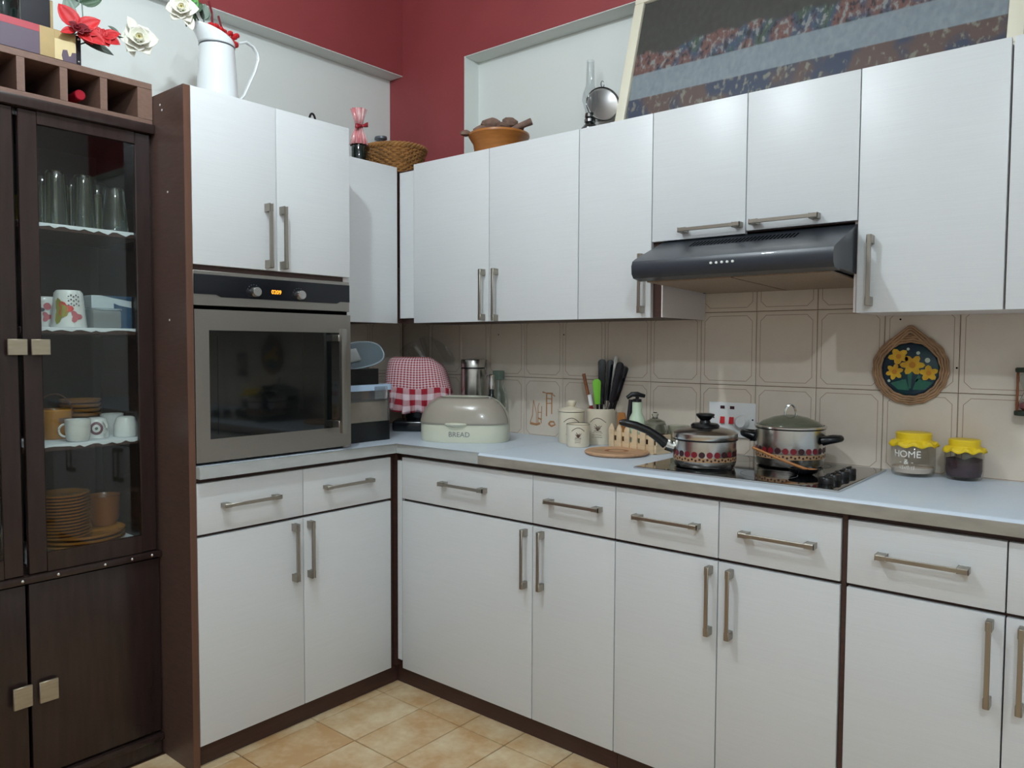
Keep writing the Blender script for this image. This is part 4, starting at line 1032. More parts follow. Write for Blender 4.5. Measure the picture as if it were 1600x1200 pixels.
obj('dark_rim', B().lathe([(.0418, .0785), (.0405, .0797), (.039, .0785)], 36), 'black_plastic', c)
p = base(943, 695, .053); p.y = min(p.y, -.064)
cr = p.copy(); CR, CH = .0525, .128
ck = thing('utensil_crock', 'open cream crock filled with kitchen utensils', 'crock', p)
obj('crock_wall', B().lathe([(0, 0), (CR*.96, 0), (CR, .004), (CR, CH-.012), (CR*1.03, CH-.008), (CR*1.03, CH), (CR*.92, CH), (CR*.92, .006), (0, .006)], 40), 'cream_ceramic', ck)
scribble(ck, CR, tocam(p)-.25, .055, 1.15, seed=9)
def utensil(nm, label, cat, u_, v_, off, parts):
    """stick from the crock floor to a tip seen at photo pixel (u_, v_)"""
    foot = cr + Vector((off[0]*.4, off[1]*.4, .0075)); tip = at(u_, v_, 'y', cr.y+off[1]*1.6)
    # pull the foot so that the stick passes inside the rim
    r = thing(nm, label, cat, foot, group='utensils in the crock'); d = tip-foot; L = d.length; d = d.normalized()
    Rm = d.to_track_quat('Z', 'X').to_matrix().to_4x4() if abs(d.z) < .999 else Matrix.Identity(4)
    sd = Vector((RT.x, RT.y, 0)); sd = (sd - d*sd.dot(d)).normalized(); nn = d.cross(sd)
    M_ = Matrix.Identity(4)
    for i in range(3): M_[i][0], M_[i][1], M_[i][2] = sd[i], nn[i], d[i]
    for pn, fn, mt_ in parts: obj(pn, fn(L).move(M_), mt_, r)
    return r
def blade(w_, z0, z1, th=.002, rnd=.006):
    def f(L):
        b = B(); n = 10; P_ = []
        for k in range(n+1):
            a = PI*k/n; P_.append((w_/2*math.cos(a), L*z1-w_*.45+w_*.45*math.sin(a)))
        poly = [(-w_*.32, L*z0), (w_*.32, L*z0)] + P_
        return b.prism(poly, 'y', -th/2, th/2, .0006)
    return f
def rod(r0, r1, z0, z1):
    def f(L): b = B(); b.tube([(0, 0, L*(z0+(z1-z0)*k/6)) for k in range(7)], [r0+(r1-r0)*k/6 for k in range(7)], 10, up=(1, 0, 0)); return b
    return f
utensil('wooden_spoon', 'brown wooden handle leaning to the left in the crock', 'utensil', 912, 584, (-.030, -.006), [('shaft', rod(.005, .0062, 0, 1), 'handle_wood')])
utensil('basting_brush', 'white ferruled brush low in the crock', 'utensil', 921, 617, (-.022, -.026), [('shaft', rod(.0045, .005, 0, .78), 'ribbon_red'), ('ferrule', rod(.008, .008, .782, 1), 'white_plastic')])
utensil('green_spatula', 'lime green silicone spatula in the crock', 'utensil', 932, 592, (-.006, -.030), [('shaft', rod(.005, .005, 0, .6), 'black_plastic'), ('blade', blade(.030, .602, 1.0, .006), 'green_silicone')])
utensil('turner', 'black turner with a broad rounded end in the crock', 'utensil', 941, 561, (.0, -.002), [('shaft', rod(.005, .006, 0, .45), 'black_plastic'), ('blade', blade(.030, .452, 1.0, .008), 'black_gloss')])
utensil('masher', 'slim black handled masher in the crock', 'utensil', 954, 562, (.012, .012), [('shaft', rod(.004, .004, 0, .5), 'steel'), ('grip', blade(.024, .502, 1.0, .014), 'black_gloss')])
utensil('carving_fork', 'steel edged carving fork rising from the crock', 'utensil', 963, 556, (.018, .024), [('shaft', rod(.004, .004, 0, .45), 'steel'), ('blade', blade(.014, .452, 1.0, .003), 'steel_brushed')])
utensil('slotted_spoon', 'dark grey slotted spoon leaning to the right in the crock', 'utensil', 970, 566, (.024, -.014), [('shaft', rod(.005, .006, 0, .5), 'black_plastic'), ('grip', blade(.026, .502, 1.0, .01), 'box_black')])
utensil('ladle', 'black ladle handle leaning far right out of the crock', 'utensil', 978, 572, (.030, .004), [('shaft', rod(.005, .0065, 0, .55), 'black_plastic'), ('grip', blade(.022, .552, 1.0, .012), 'black_gloss')])

# picket fence holder and what stands in it
f0, f1 = base(950, 700), base(1024, 711); f0.z = f1.z = WZ
dx = (f1-f0); FL = dx.length; fa = math.atan2(dx.y, dx.x)
pf = thing('picket_holder', 'pale wooden holder shaped like a picket fence', 'holder', f0, fa)
DP = .075
for k in range(6):
    x = FL*(k+.5)/6; wv = FL/6*.31
    poly = [(x-wv, 0), (x+wv, 0), (x+wv, .070), (x, .088), (x-wv, .070)]
    obj('picket', B().prism(poly, 'y', -.004, .002, .0006), 'pale_wood', pf)
for z0, z1 in ((.004, .030), (.047, .060)): obj('rail', B().box(0, FL, .0023, .007, z0, z1), 'pale_wood', pf)
obj('end_board', B().box(0, .006, .0075, DP, 0, .062), 'pale_wood', pf); obj('end_board', B().box(FL-.006, FL, .0075, DP, 0, .062), 'pale_wood', pf)
obj('back_rail', B().box(.0065, FL-.0065, DP-.006, DP, .0, .062), 'carcass_brown', pf); obj('floor_board', B().box(.0065, FL-.0065, .0075, DP-.0065, 0, .005), 'pale_wood', pf)  # back rail coloured dark so the picket gaps look shaded inside
cf, sf = math.cos(fa), math.sin(fa)
def infence(x, y, z=.0058): return f0 + Vector((cf*x - sf*y, sf*x + cf*y, z))
p = infence(.030, .035)
wp = tag(obj('wooden_paddle', B().prism([(-.016, 0), (.016, 0), (.018, .10), (.012, .118), (-.012, .118), (-.018, .10)], 'y', -.004, .004, .001), 'spoon_wood'), 'orange wooden paddle standing in the picket holder', 'utensil'); wp.location = p; wp.rotation_euler.z = fa
p = infence(.098, .038)
sb = thing('pump_bottle', 'pale mint pump bottle with a black head in the picket holder', 'bottle', p)
obj('bottle_body', B().lathe([(0, 0), (.026, 0), (.028, .004), (.028, .085), (.025, .105), (.0165, .122), (.0165, .158), (0, .158)], 28), 'mint_plastic', sb)
dR_ = Vector((RT.x, RT.y, 0)).normalized()
b = B().lathe([(0, .1585), (.015, .1585), (.015, .168), (.006, .17), (.006, .178), (0, .178)], 20); b.tube([tuple(dR_*-.035+Vector((0, 0, .172))), tuple(dR_*-.018+Vector((0, 0, .184))), (0, 0, .184), tuple(dR_*.026+Vector((0, 0, .178)))], [.006, .0085, .009, .006], 8); obj('pump_head', b, 'black_plastic', sb)
p = infence(.064, .030)
kn = thing('kitchen_knife', 'dark handled knife leaning in the picket holder', 'knife', p)
b = B(); b.tube([(0, 0, .06), tuple(Vector((0, 0, .10))+dR_*.004), tuple(Vector((0, 0, .165))+dR_*.010)], [.007, .009, .008], 8); obj('grip', b, 'box_black', kn); obj('blade', B().box(-.001, .001, -.008, .008, 0, .062), 'steel', kn)
p = base(1040, 700, .05); p.y = min(p.y, -.055)
gd = thing('cut_glass_jar', 'cut glass lidded jar behind the saucepan handle', 'jar', p)
obj('jar_body', B().lathe([(0, 0), (.034, 0), (.040, .008), (.042, .06), (.036, .084), (.033, .084), (.038, .06), (.036, .012), (0, .01)], 36, wav=lambda a, i: 1+.03*abs(math.sin(9*a))), 'glass_cut', gd)
obj('jar_lid', B().lathe([(.038, .0845), (.034, .094), (.012, .104), (.008, .109), (.012, .118), (.006, .126), (0, .126)], 30), 'glass_cut', gd)
p = Vector((p.x+.086, -.048, WZ))
gd2 = tag(obj('cut_glass_tumbler', B().lathe([(0, 0), (.028, 0), (.031, .004), (.035, .085), (.032, .085), (.028, .008), (0, .008)], 36, wav=lambda a, i: 1+.035*abs(math.sin(8*a))), 'glass_cut'), 'low cut glass beside the lidded glass jar', 'glass'); gd2.location = p

# round wooden board
tv = thing('round_board', 'round wooden board lying flat before the picket holder', 'board', (1.314, -.262, WZ))
obj('disc', B().lathe([(0, 0), (.098, 0), (.104, .004), (.105, .008), (.101, .012), (.042, .012), (.040, .0105), (.026, .0105), (.024, .012), (0, .012)], 48), 'mid_wood', tv)
obj('centre_inlay', B().lathe([(.0395, .0108), (.0265, .0108)], 40), 'handle_wood', tv)

# cooker switch on the tiles
s0, s1 = 1.5195, 1.6785
sw = thing('cooker_switch', 'white cooker switch plate with two red rockers and a plug', 'switch', ((s0+s1)/2, -.0075, 1.013))
def P(u_, v_, y=-.017): return at(u_, v_, 'y', y)
obj('plate', B().box(s0, s1, -.0165, -.0074, .957, 1.070, .002, 2), 'white_plastic', sw, world=True)
for u_, v_ in ((1129, 636), (1144, 637)):
    p = P(u_, v_); obj('neon_window', B().box(p.x-.0075, p.x+.0075, -.0178, -.0166, p.z-.005, p.z+.005), 'pot_dark', sw, world=True)
for u_, v_ in ((1129, 656), (1143, 657)):
    p = P(u_, v_); obj('rocker', B().prism([(-.0166, p.z-.0115), (-.0235, p.z-.0105), (-.0185, p.z+.0115), (-.0166, p.z+.0115)], 'x', p.x-.0075, p.x+.0075, .0006), 'red_plastic', sw, world=True)
p = P(1161, 659); obj('plug', B().lathe([(0, .026), (.016, .025), (.0215, .018), (.0225, .001), (0, .001)], 32, M=face((p.x, -.0166, p.z), (0, -1, 0))), 'white_plastic', sw, world=True)
for u_, v_ in ((1115, 652), (1176, 656.5)):
    p = P(u_, v_); obj('screw', B().lathe([(0, .0008), (.0026, .0006), (.0028, 0)], 10, M=face((p.x, -.0166, p.z), (0, -1, 0))), 'dark_void', sw, world=True)

# pans on the hob
PZ = ZW+.0068
def dots(parent, R_, z, r, n, mt1, mt2, z2):
    b2, b3 = B(), B()
    def patch(b, th, zz, rr, seg=14):
        b.bm.faces.new([b.bm.verts.new(((R_+.0007)*math.cos(th+rr*math.cos(2*PI*k/seg)/R_), (R_+.0007)*math.sin(th+rr*math.cos(2*PI*k/seg)/R_), zz+rr*math.sin(2*PI*k/seg))) for k in range(seg)])
    pm = {}
    for k in range(n):
        mt_ = mt1 if k % 3 else mt2
        if mt_ not in pm:
            b = B(); patch(b, 0, z, r); o = obj('printed_disc', b, mt_, parent, smooth=False); pm[mt_] = o.data
        else: o = inst('printed_disc', pm[mt_], parent, (0, 0, 0))
        o.rotation_euler.z = 2*PI*k/n
    for k in range(n*2): patch(b2, 2*PI*k/(n*2)+.05, z2+(.0016 if k % 2 else -.0016), r*.38, 8)
    b3.lathe([(R_+.0003, z2-.0065), (R_+.0003, z2+.0065)], 48)
    o = obj('printed_dots', b2, mt2, parent, smooth=False); o['kind'] = 'stuff'; obj('printed_band', b3, 'pot_sand', parent)
sp_ = Vector((1.664, -.345, PZ)); sR = .0885
sc = thing('saucepan', 'steel saucepan with red discs, a steel lid and one long black handle', 'saucepan', sp_)
obj('pan_body', B().lathe([(0, 0), (sR*.90, 0), (sR*.96, .004), (sR, .016), (sR, .078), (sR+.002, .080), (sR-.001, .081), (sR-.003, .016), (0, .006)], 56), 'steel', sc)
dots(sc, sR, .042, .0088, 26, 'pot_red', 'pot_dark', .0275)
obj('pan_lid', B().lathe([(sR+.003, .0815), (sR+.004, .083), (sR+.003, .098), (sR-.004, .104), (sR*.55, .1125), (0, .115)], 56), 'steel', sc)
obj('lid_seal', B().lathe([(sR+.0015, .0775), (sR+.0042, .0795), (sR+.0042, .0825), (sR+.001, .0828)], 56), 'black_plastic', sc)
obj('lid_knob', B().lathe([(.040, .1145), (.041, .118), (.036, .1235), (.016, .126), (.0135, .133), (.022, .142), (.0265, .147), (.026, .151), (.018, .153), (0, .153)], 32), 'black_plastic', sc)
hd = Vector((-.80, -.60, 0)).normalized(); q0 = hd*(sR+.001)+Vector((0, 0, .058))
b = B(); b.tube([q0+hd*.0-Vector((0, 0, .004)), q0+hd*.022+Vector((0, 0, .004))], [.0135, .014], 10, flat=1.25); obj('ferrule', b, 'steel', sc)
b = B(); b.tube([q0+hd*.022+Vector((0, 0, .004)), q0+hd*.045+Vector((0, 0, .024)), q0+hd*.075+Vector((0, 0, .044)), q0+hd*.110+Vector((0, 0, .058)), q0+hd*.145+Vector((0, 0, .066)), q0+hd*.158+Vector((0, 0, .066))], [.0135, .0125, .0105, .0105, .0098, .005], 12, flat=1.1); obj('long_handle', b, 'black_plastic', sc)
cp = Vector((1.843, -.158, PZ)); cR = .0965
cs_ = thing('casserole', 'steel casserole with a domed glass lid and two black side handles', 'casserole', cp)
obj('pot_body', B().lathe([(0, 0), (cR*.9, 0), (cR*.96, .004), (cR, .018), (cR, .108), (cR+.002, .110), (cR-.001, .111), (cR-.003, .018), (0, .006)], 56), 'steel', cs_)
dots(cs_, cR, .050, .0088, 28, 'pot_red', 'pot_dark', .033)
obj('glass_lid', B().lathe([(cR-.001, .1145), (cR*.8, .127), (cR*.5, .139), (cR*.2, .1455), (0, .147)], 56), 'lid_glass', cs_, solid=.0025)
obj('lid_rim', B().lathe([(cR+.002, .1115), (cR+.0045, .1125), (cR+.0045, .1165), (cR-.002, .1185), (cR-.003, .1135)], 56), 'steel', cs_)
b = B()
for o_ in (-.0035, .0035): b.tube([(dR_.x*.016*math.cos(a)+o_*FW.x, dR_.y*.016*math.cos(a)+o_*FW.y, .147+.030*math.sin(a)) for a in [PI*k/12 for k in range(13)]], .0024, 8)
obj('lid_loop', b, 'chrome', cs_)
for sgn in (1, -1):
    ha = math.atan2(dR_.y, dR_.x) - .62 + (0 if sgn > 0 else PI); d = Vector((math.cos(ha), math.sin(ha), 0)); e = Vector((-d.y, d.x, 0)); q = d*(cR+.0005)+Vector((0, 0, .080))
    pts = [q+e*.024-Vector((0, 0, .002)), q+d*.018+e*.025+Vector((0, 0, .003)), q+d*.036+e*.016+Vector((0, 0, .006)), q+d*.042+Vector((0, 0, .007)), q+d*.036-e*.016+Vector((0, 0, .006)), q+d*.018-e*.025+Vector((0, 0, .003)), q-e*.024-Vector((0, 0, .002))]
    b = B(); b.tube(pts, [.013, .0115, .010, .010, .010, .0115, .013], 10); b.box(-.001, .010, -.026, .026, -.012, .010, .003, 2, M=Matrix.Translation(q) @ Matrix.Rotation(ha, 4, 'Z')); obj('side_handle', b, 'black_plastic', cs_)
rp = at(1256, 741, 'z', PZ)
sr = tag(obj('spoon_rest', B().lathe([(0, 0), (.022, 0), (.036, .007), (.041, .016), (.039, .017), (.033, .010), (0, .004)], 36, sx=1.0, sy=.8), 'black_gloss'), 'dark dished spoon rest in front of the casserole', 'spoon rest'); sr.location = rp; sr.rotation_euler.z = YAW
w0, w1 = rp+Vector((.008, .004, .0125)), at(1176, 699, 'y', -.30)
ws = thing('stirring_spoon', 'thin wooden spoon propped on the dark spoon rest', 'utensil', w0)
b = B(); b.tube([(0, 0, 0), tuple((w1-w0)*.5+Vector((0, 0, -.002))), tuple(w1-w0)], [.0045, .0035, .004], 8); obj('shaft', b, 'spoon_wood', ws)
dv = (w0-w1).normalized(); b = B().lathe([(0, -.003), (.011, -.001), (.014, .003), (.010, .001), (0, -.0005)], 20, c=tuple(dv*.010+Vector((0, 0, .003))), sx=1.3); obj('spoon_bowl', b, 'spoon_wood', ws)

# yellow lidded glass jars
def jar(label, p, r, h, fill, fillmat, txt=None):
    j = thing('glass_jar', label, 'jar', p); ph = tocam(p)
    obj('jar_wall', B().lathe([(0, 0), (r*.84, 0), (r*.95, .005), (r, .022), (r*.99, h*.66), (r*.86, h*.74), (r*.74, h*.78), (r*.74, h*.82)], 44), 'jar_glass', j)
    obj('contents', B().lathe([(0, .0065), (r*.86, .0095), (r*.93, .024), (r*.925, fill), (r*.5, fill+.004), (0, fill+.002)], 36, wav=(lambda a, i: (1 if i < 3 else 1, .006*math.sin(2*a+1) if i >= 3 else 0)) if fill > .03 else None), fillmat, j)
    def fr(a, i): return ((1+.05*math.sin(9*a), .004*math.sin(9*a+1)) if i < 2 else (1, 0))
    obj('frilled_lid', B().lathe([(r*1.10, h*.70), (r*1.0, h*.775), (r*.82, h*.815), (r*.78, h*.84), (r*.80, h*.975), (r*.76, h), (0, h)], 72, wav=lambda a, i: ((1+.045*math.sin(9*a))*1.0, .0035*math.sin(9*a+1)) if i < 2 else 1.0), 'yellow_plastic', j, solid=.0016)
    if txt:
        for s_, z, size, mt_ in txt:
            tb = text_b(s_, size); wrap(tb, r+.0006, ph-.30); [setattr(v, 'co', v.co+Vector((0, 0, z))) for v in tb.bm.verts]; obj('lettering', tb, mt_, j, smooth=False)
    if txt:
        b = B()
        for k in range(9):
            a = ph-.30+(k-4)*.0046/r; hh_ = .0024+.0014*((k*7) % 3); R1 = r+.0006
            b.tube([(R1*math.cos(a), R1*math.sin(a), .0265-hh_), (R1*math.cos(a+.0012/r), R1*math.sin(a+.0012/r), .0265+hh_)], .0008, 4)
        obj('worn_lettering', b, 'print_white', j)
    return j
jar('squat glass jar lettered HOME with a yellow frilled lid', Vector((2.153, -.072, WZ)), .0555, .118, .020, 'contents_flour', [('HOME', .062, .0255, 'print_white'), ('- & -', .0415, .0200, 'print_white')])
jar('smaller glass jar half full of plum brown contents with a yellow lid', Vector((2.274, -.058, WZ)), .0465, .107, .050, 'contents_plum')

# wicker plaque with painted daffodils
pc = at(1421.5, 577, 'y', -.02); pc.y = -.0078
pq = thing('wall_plaque', 'round wicker framed plaque painted with yellow daffodils', 'plaque', pc)
obj('painted_disc', B().lathe([(0, .010), (.070, .010), (.074, .007), (.076, .001), (0, .001)], 48, M=face((0, 0, 0), (0, -1, 0))), 'plaque_green', pq)
for k, (r, y) in enumerate(((.078, -.011), (.0845, -.013), (.091, -.012), (.0965, -.009))):
    b = B(); b.tube([((r+.0012*math.sin(17*a+k))*math.cos(a), y+.0015*math.sin(13*a+2*k), (r+.0012*math.sin(17*a+k))*math.sin(a)) for a in [2*PI*j/72 for j in range(72)]], .0036, 6, closed=True, up=(0, -1, 0)); obj('wicker_ring', b, 'wicker_pale', pq)
for k, o_ in enumerate((0, .0075, .015)):
    b = B(); b.tube([(-.078+o_*.6, -.012, .052-o_), (-.040+o_*.4, -.014, .090-o_), (-.004, -.015, .1205-o_), (.004, -.015, .1205-o_), (.040-o_*.4, -.014, .090-o_), (.078-o_*.6, -.012, .052-o_)], .0036, 6, up=(0, -1, 0)); obj('wicker_peak', b, 'wicker_pale', pq)
def flower(cx, cz, R_, n, rot, sx=1.0):
    b = B(); vv = []
    for k in range(n*4):
        a = 2*PI*k/(n*4)+rot; rr = R_*(.58+.42*abs(math.cos(n*(a-rot)/2))**1.2); vv.append((cx+rr*math.cos(a)*sx, cz+rr*math.sin(a)))
    b.prism(vv, 'y', -.0118, -.0102); obj('daffodil', b, 'daffodil', pq, smooth=False)
    obj('trumpet', B().disc((cx, -.0121, cz), (0, -1, 0), R_*.3, 10), 'daffodil_core', pq, smooth=False)
flower(-.040, -.008, .024, 6, .3); flower(.006, .012, .030, 6, .0, 1.1); flower(-.030, .036, .024, 5, .8, 1.2); flower(.048, -.010, .023, 5, .4, 1.1)
for pts in ([(-.006, -.006), (.006, -.006), (.004, -.055), (-.002, -.055)], [(-.05, -.040), (-.01, -.028), (.0, -.060), (-.03, -.058)], [(.008, -.058), (.018, -.026), (.058, -.036), (.040, -.056)], [(.012, -.032), (.022, -.016), (.028, -.020), (.018, -.036)]):
    obj('painted_leaf', B().prism(pts, 'y', -.0114, -.0102), 'leaf_teal', pq, smooth=False)
for x, z, r in ((-.006, .057, .004), (.020, .046, .005), (.044, .026, .007), (-.054, -.034, .004), (-.018, -.034, .004)): obj('painted_dot', B().disc((x, -.0106, z), (0, -1, 0), r, 10), 'dot_pale', pq, smooth=False)

# hourglass hanging at the edge of the view
hp = at(1602, 612, 'y', -.035); hp.y = -.0345
hg = thing('hourglass', 'dark ended hourglass hanging on the tiles beyond the jars', 'hourglass', hp)
for z0 in (.050, -.062): obj('end_cap', B().lathe([(0, 0), (.022, 0), (.0235, .003), (.0235, .010), (.021, .012), (0, .012)], 28, c=(0, 0, z0)), 'stem_dark', hg)
for k in range(3):
    a = 2*PI*k/3+2.9; b = B(); b.tube([(.018*math.cos(a), .018*math.sin(a), -.050+.1*j/6) for j in range(7)], [.003, .0036, .0028, .0036, .0028, .0036, .003], 8, up=(1, 0, 0)); obj('post', b, 'handle_wood', hg)
obj('glass_bulbs', B().lathe([(.004, -.0495), (.013, -.042), (.014, -.028), (.003, -.001), (.003, .001), (.014, .028), (.013, .042), (.004, .0495)], 24), 'glass', hg)
obj('sand', B().lathe([(0, -.049), (.011, -.042), (.011, -.034), (0, -.026)], 20), 'mug_pink', hg)
obj('wall_hook', B().box(-.003, .003, .0255, .0275, -.008, .008), 'steel', hg)

# ------------------------------------------------------------------ on top of the cupboards
CT = ZU1-.0118
bc_ = Vector((.684, -.125, CT)); bo_ = thing('wooden_bowl', 'turned wooden fruit bowl on the corner wall cupboard', 'bowl', bc_)
obj('bowl_wall', B().lathe([(0, 0), (.072, 0), (.080, .006), (.094, .045), (.100, .082), (.112, .100), (.118, .110), (.117, .118), (.110, .118), (.094, .088), (.088, .05), (.07, .014), (0, .012)], 56), 'bowl_wood', bo_)
rnd = random.Random(11)
for k, (x, y, z, r, el, lab) in enumerate(((-.046, .010, .168, .036, 1.2, 'large curled dried pod at the left of the wooden bowl'), (.006, .056, .176, .032, 1.0, 'dark dried pod at the back of the wooden bowl'), (.026, -.010, .142, .026, 1.1, 'dried pod in the middle of the wooden bowl'), (.072, .03, .136, .022, 1.1, 'small dried pod near the right rim of the bowl'), (-.044, -.062, .130, .026, 1.0, 'dried pod at the front rim of the bowl'))):
    def wv(a, i, k=k): return 1+.16*math.sin(3*a+k+i)+.08*math.sin(7*a+2*i)
    b = B().lathe([(0, -r*.8), (r*.6, -r*.6), (r*.95, -r*.1), (r*.85, r*.35), (r*.5, r*.6), (r*.25, r*.35), (0, r*.2)], 22, wav=wv, sx=el)
    o = tag(obj('dried_pod', b, 'pod_brown'), lab, 'dried pod', 'dried pods in the wooden bowl'); o.location = bc_+Vector((x, y, z)); o.rotation_euler = (rnd.uniform(-.5, .5), rnd.uniform(-.5, .5), k)
q = bc_+Vector((.095, .0, .124))
b = B(); b.tube([(-.05, -.02, -.012), (0, 0, .010), tuple(Vector((RT.x, RT.y, 0))*.050+Vector((0, 0, .030)))], [.009, .011, .0135], 10); o = tag(obj('dried_stalk', b, 'pod_brown'), 'thick cut stalk jutting out over the bowl rim', 'stalk'); o.location = q
b = B(); b.lathe([(0, -.012), (.018, -.006), (.02, .004), (.010, .012), (0, .012)], 14, wav=lambda a, i: 1+.2*math.sin(3*a+i)); o = tag(obj('dried_pod', b, 'pod_brown'), 'dried pod poking out past the left rim of the bowl', 'dried pod'); o.location = bc_+Vector((-.090, -.092, .120))

# oil lamp with a round reflector
lp = at(922, 180, 'y', .008); lp.z = NZ0+.0035
la = thing('oil_lamp', 'old glass oil lamp with a tall chimney and a round reflector', 'lamp', lp)
zt = at(922, 95, 'y', .008).z - lp.z; zb = at(922, 193, 'y', .008).z - lp.z
obj('font', B().lathe([(0, 0), (.03, 0), (.034, .006), (.034, max(.02, zb-.02)), (.02, zb-.004), (0, zb-.002)], 28), 'pewter', la)
obj('burner', B().lathe([(.015, zb-.003), (.021, zb+.004), (.021, zb+.014), (.016, zb+.018), (.020, zb+.022), (.018, zb+.036), (.010, zb+.040), (0, zb+.040)], 28), 'pewter', la)
hgt = zt-zb-.034
obj('chimney', B().lathe([(.016, zb+.034), (.020, zb+.034+hgt*.10), (.0300, zb+.034+hgt*.26), (.0270, zb+.034+hgt*.38), (.0165, zb+.034+hgt*.52), (.0150, zb+.034+hgt*.7), (.0135, zb+.034+hgt)], 36), 'thin_film', la)
rc = at(942, 163, 'y', .034) - lp; Mr = face(rc, (.72, -.66, .1))
obj('reflector', B().lathe([(0, -.010), (.030, -.006), (.056, .001), (.061, .003)], 44, M=Mr), 'dull_silver', la, solid=.001)
b = B(); b.tube([Mr @ Vector((.0625*math.cos(2*PI*k/44), .0625*math.sin(2*PI*k/44), .003)) for k in range(44)], .0026, 6, closed=True); b.tube([Mr @ Vector((.006*math.sin(2*PI*k/14), .076-.012*math.cos(2*PI*k/14), 0)) for k in range(14)], .0016, 5, closed=True); b.tube([Mr @ Vector((0, -.062, 0)), (0, 0, zb+.01)], .002, 5); obj('reflector_rim', b, 'pewter', la)

# framed picture leaning on the wall above
px0, px1, pzb, pzt = 1.2335, 2.388, CT+.0008, 2.463
pr = thing('framed_picture', 'wide dark picture in a cream frame leaning behind the cupboard tops', 'picture', ((px0+px1)/2, -.165, pzb))
lean = math.atan2(.150, pzt-pzb); PH = math.hypot(.150, pzt-pzb)-.004; W_ = px1-px0
Ml = Matrix.Rotation(-lean, 4, 'X')
def pbox(x0, x1, z0, z1, y0, y1, bev=.002): return B().box(x0, x1, y0, y1, z0, z1, bev, 2).move(Ml)
FWd = .036
for nm_, a in (('frame_rail', (-W_/2, W_/2, .006, .006+FWd)), ('frame_rail', (-W_/2, W_/2, PH-FWd, PH)), ('frame_stile', (-W_/2, -W_/2+FWd, .0062+FWd, PH-FWd-.0002)), ('frame_stile', (W_/2-FWd, W_/2, .0062+FWd, PH-FWd-.0002))):
    obj(nm_, pbox(a[0], a[1], a[2], a[3], -.022, -.004, .004), 'frame_cream', pr)
b = B(); x0, x1, z0, z1 = -W_/2+FWd-.004, W_/2-FWd+.004, .006+FWd-.004, PH-FWd+.004
b.grid(lambda s_, t_: Ml @ Vector((x0+(x1-x0)*s_, -.0095, z0+(z1-z0)*t_)), 2, 2, uv=lambda s_, t_: (s_, t_)); obj('canvas', b, 'picture_canvas', pr, smooth=False)
obj('back_board', pbox(-W_/2+.004, W_/2-.004, .010, PH-.004, -.0038, -.001, 0), 'box_black', pr)
b = B(); b.grid(lambda s_, t_: Ml @ Vector((x0+(x1-x0)*s_, -.0125, z0+(z1-z0)*t_)), 2, 2); obj('picture_glass', b, 'thin_film', pr, smooth=False)

# wicker basket in the corner
kb = Vector((.225, -.255, CT+.0005)); bs = thing('wicker_basket', 'round brown wicker basket on the corner of the wall cupboards', 'basket', kb)
b = B()
for j in range(11):
    t_ = j/10; R_ = .092+.038*t_**.8; z = .006+.088*t_
    b.tube([((R_+.0042*math.sin(22*a+PI*(j % 2)))*math.cos(a)*1.05, (R_+.0042*math.sin(22*a+PI*(j % 2)))*math.sin(a)*.92, z) for a in [2*PI*k/132 for k in range(132)]], .0050, 5, closed=True)
obj('woven_side', b, 'wicker', bs)
b = B()
for k in range(44):
    a = 2*PI*(k+.5)/44; b.tube([((.093+.040*t_**.8)*math.cos(a)*1.05, (.093+.040*t_**.8)*math.sin(a)*.92, .004+.092*t_) for t_ in (0, .35, .7, 1)], .0026, 5)
obj('stakes', b, 'wicker', bs)
b = B()
for o_ in (0, 2.1, 4.2): b.tube([((.131+.006*math.cos(15*a+o_))*math.cos(a)*1.05, (.131+.006*math.cos(15*a+o_))*math.sin(a)*.92, .102+.006*math.sin(15*a+o_)) for a in [2*PI*k/120 for k in range(120)]], .0058, 6, closed=True)
obj('braided_rim', b, 'wicker', bs); obj('base_disc', B().lathe([(0, 0), (.095, 0), (.098, .006), (0, .008)], 40, sx=1.05, sy=.92), 'wicker', bs)
dk = at(595, 222, 'x', -.045); gm = thing('grey_mug', 'dark grey knobbed pot behind the wicker basket', 'pot', (dk.x, dk.y, 1.9035))
zt = at(596, 214, 'x', -.045).z-1.9035
obj('pot_body', B().lathe([(0, 0), (.034, 0), (.038, .006), (.038, zt-.055), (.028, zt-.035), (.012, zt-.028), (0, zt-.028)], 28), 'grey_metal', gm)
obj('pot_knob', B().lathe([(.010, zt-.0275), (.012, zt-.022), (.026, zt-.012), (.025, zt-.002), (.012, zt), (0, zt)], 24, sx=1.2), 'grey_metal', gm)

# wrapped bottle beside the oven housing
gx = .205; g0_ = at(561, 246, 'x', gx); gp = Vector((gx, g0_.y, CT+.0006))
gw = thing('wrapped_bottle', 'dark bottle wrapped in red and white cellophane with a bow', 'bottle', gp)
zz = lambda v_: at(560, v_, 'x', gx).z - gp.z
obj('bottle_glass', B().lathe([(0, 0), (.028, 0), (.030, .004), (.030, zz(232)), (.026, zz(222)), (.013, zz(205)), (.012, zz(190)), (0, zz(190))], 24), 'bottle_dark', gw)
fz = lambda a, i: 1+.10*math.sin(11*a)
sk0 = zz(227); kn_ = zz(198); tp_ = zz(171)
obj('wrap_skirt', B().lathe([(.0345, sk0), (.026, (sk0+kn_)/2), (.0140, kn_-.004)], 66, wav=fz), 'cellophane', gw, solid=.0006)
obj('wrap_frill', B().lathe([(.0140, kn_+.004), (.020, (kn_+tp_)/2), (.030, tp_)], 66, wav=fz), 'cellophane', gw, solid=.0006)
obj('ribbon_band', B().lathe([(.0150, kn_-.006), (.0165, kn_), (.0150, kn_+.006)], 24), 'ribbon_red', gw)
b = B()
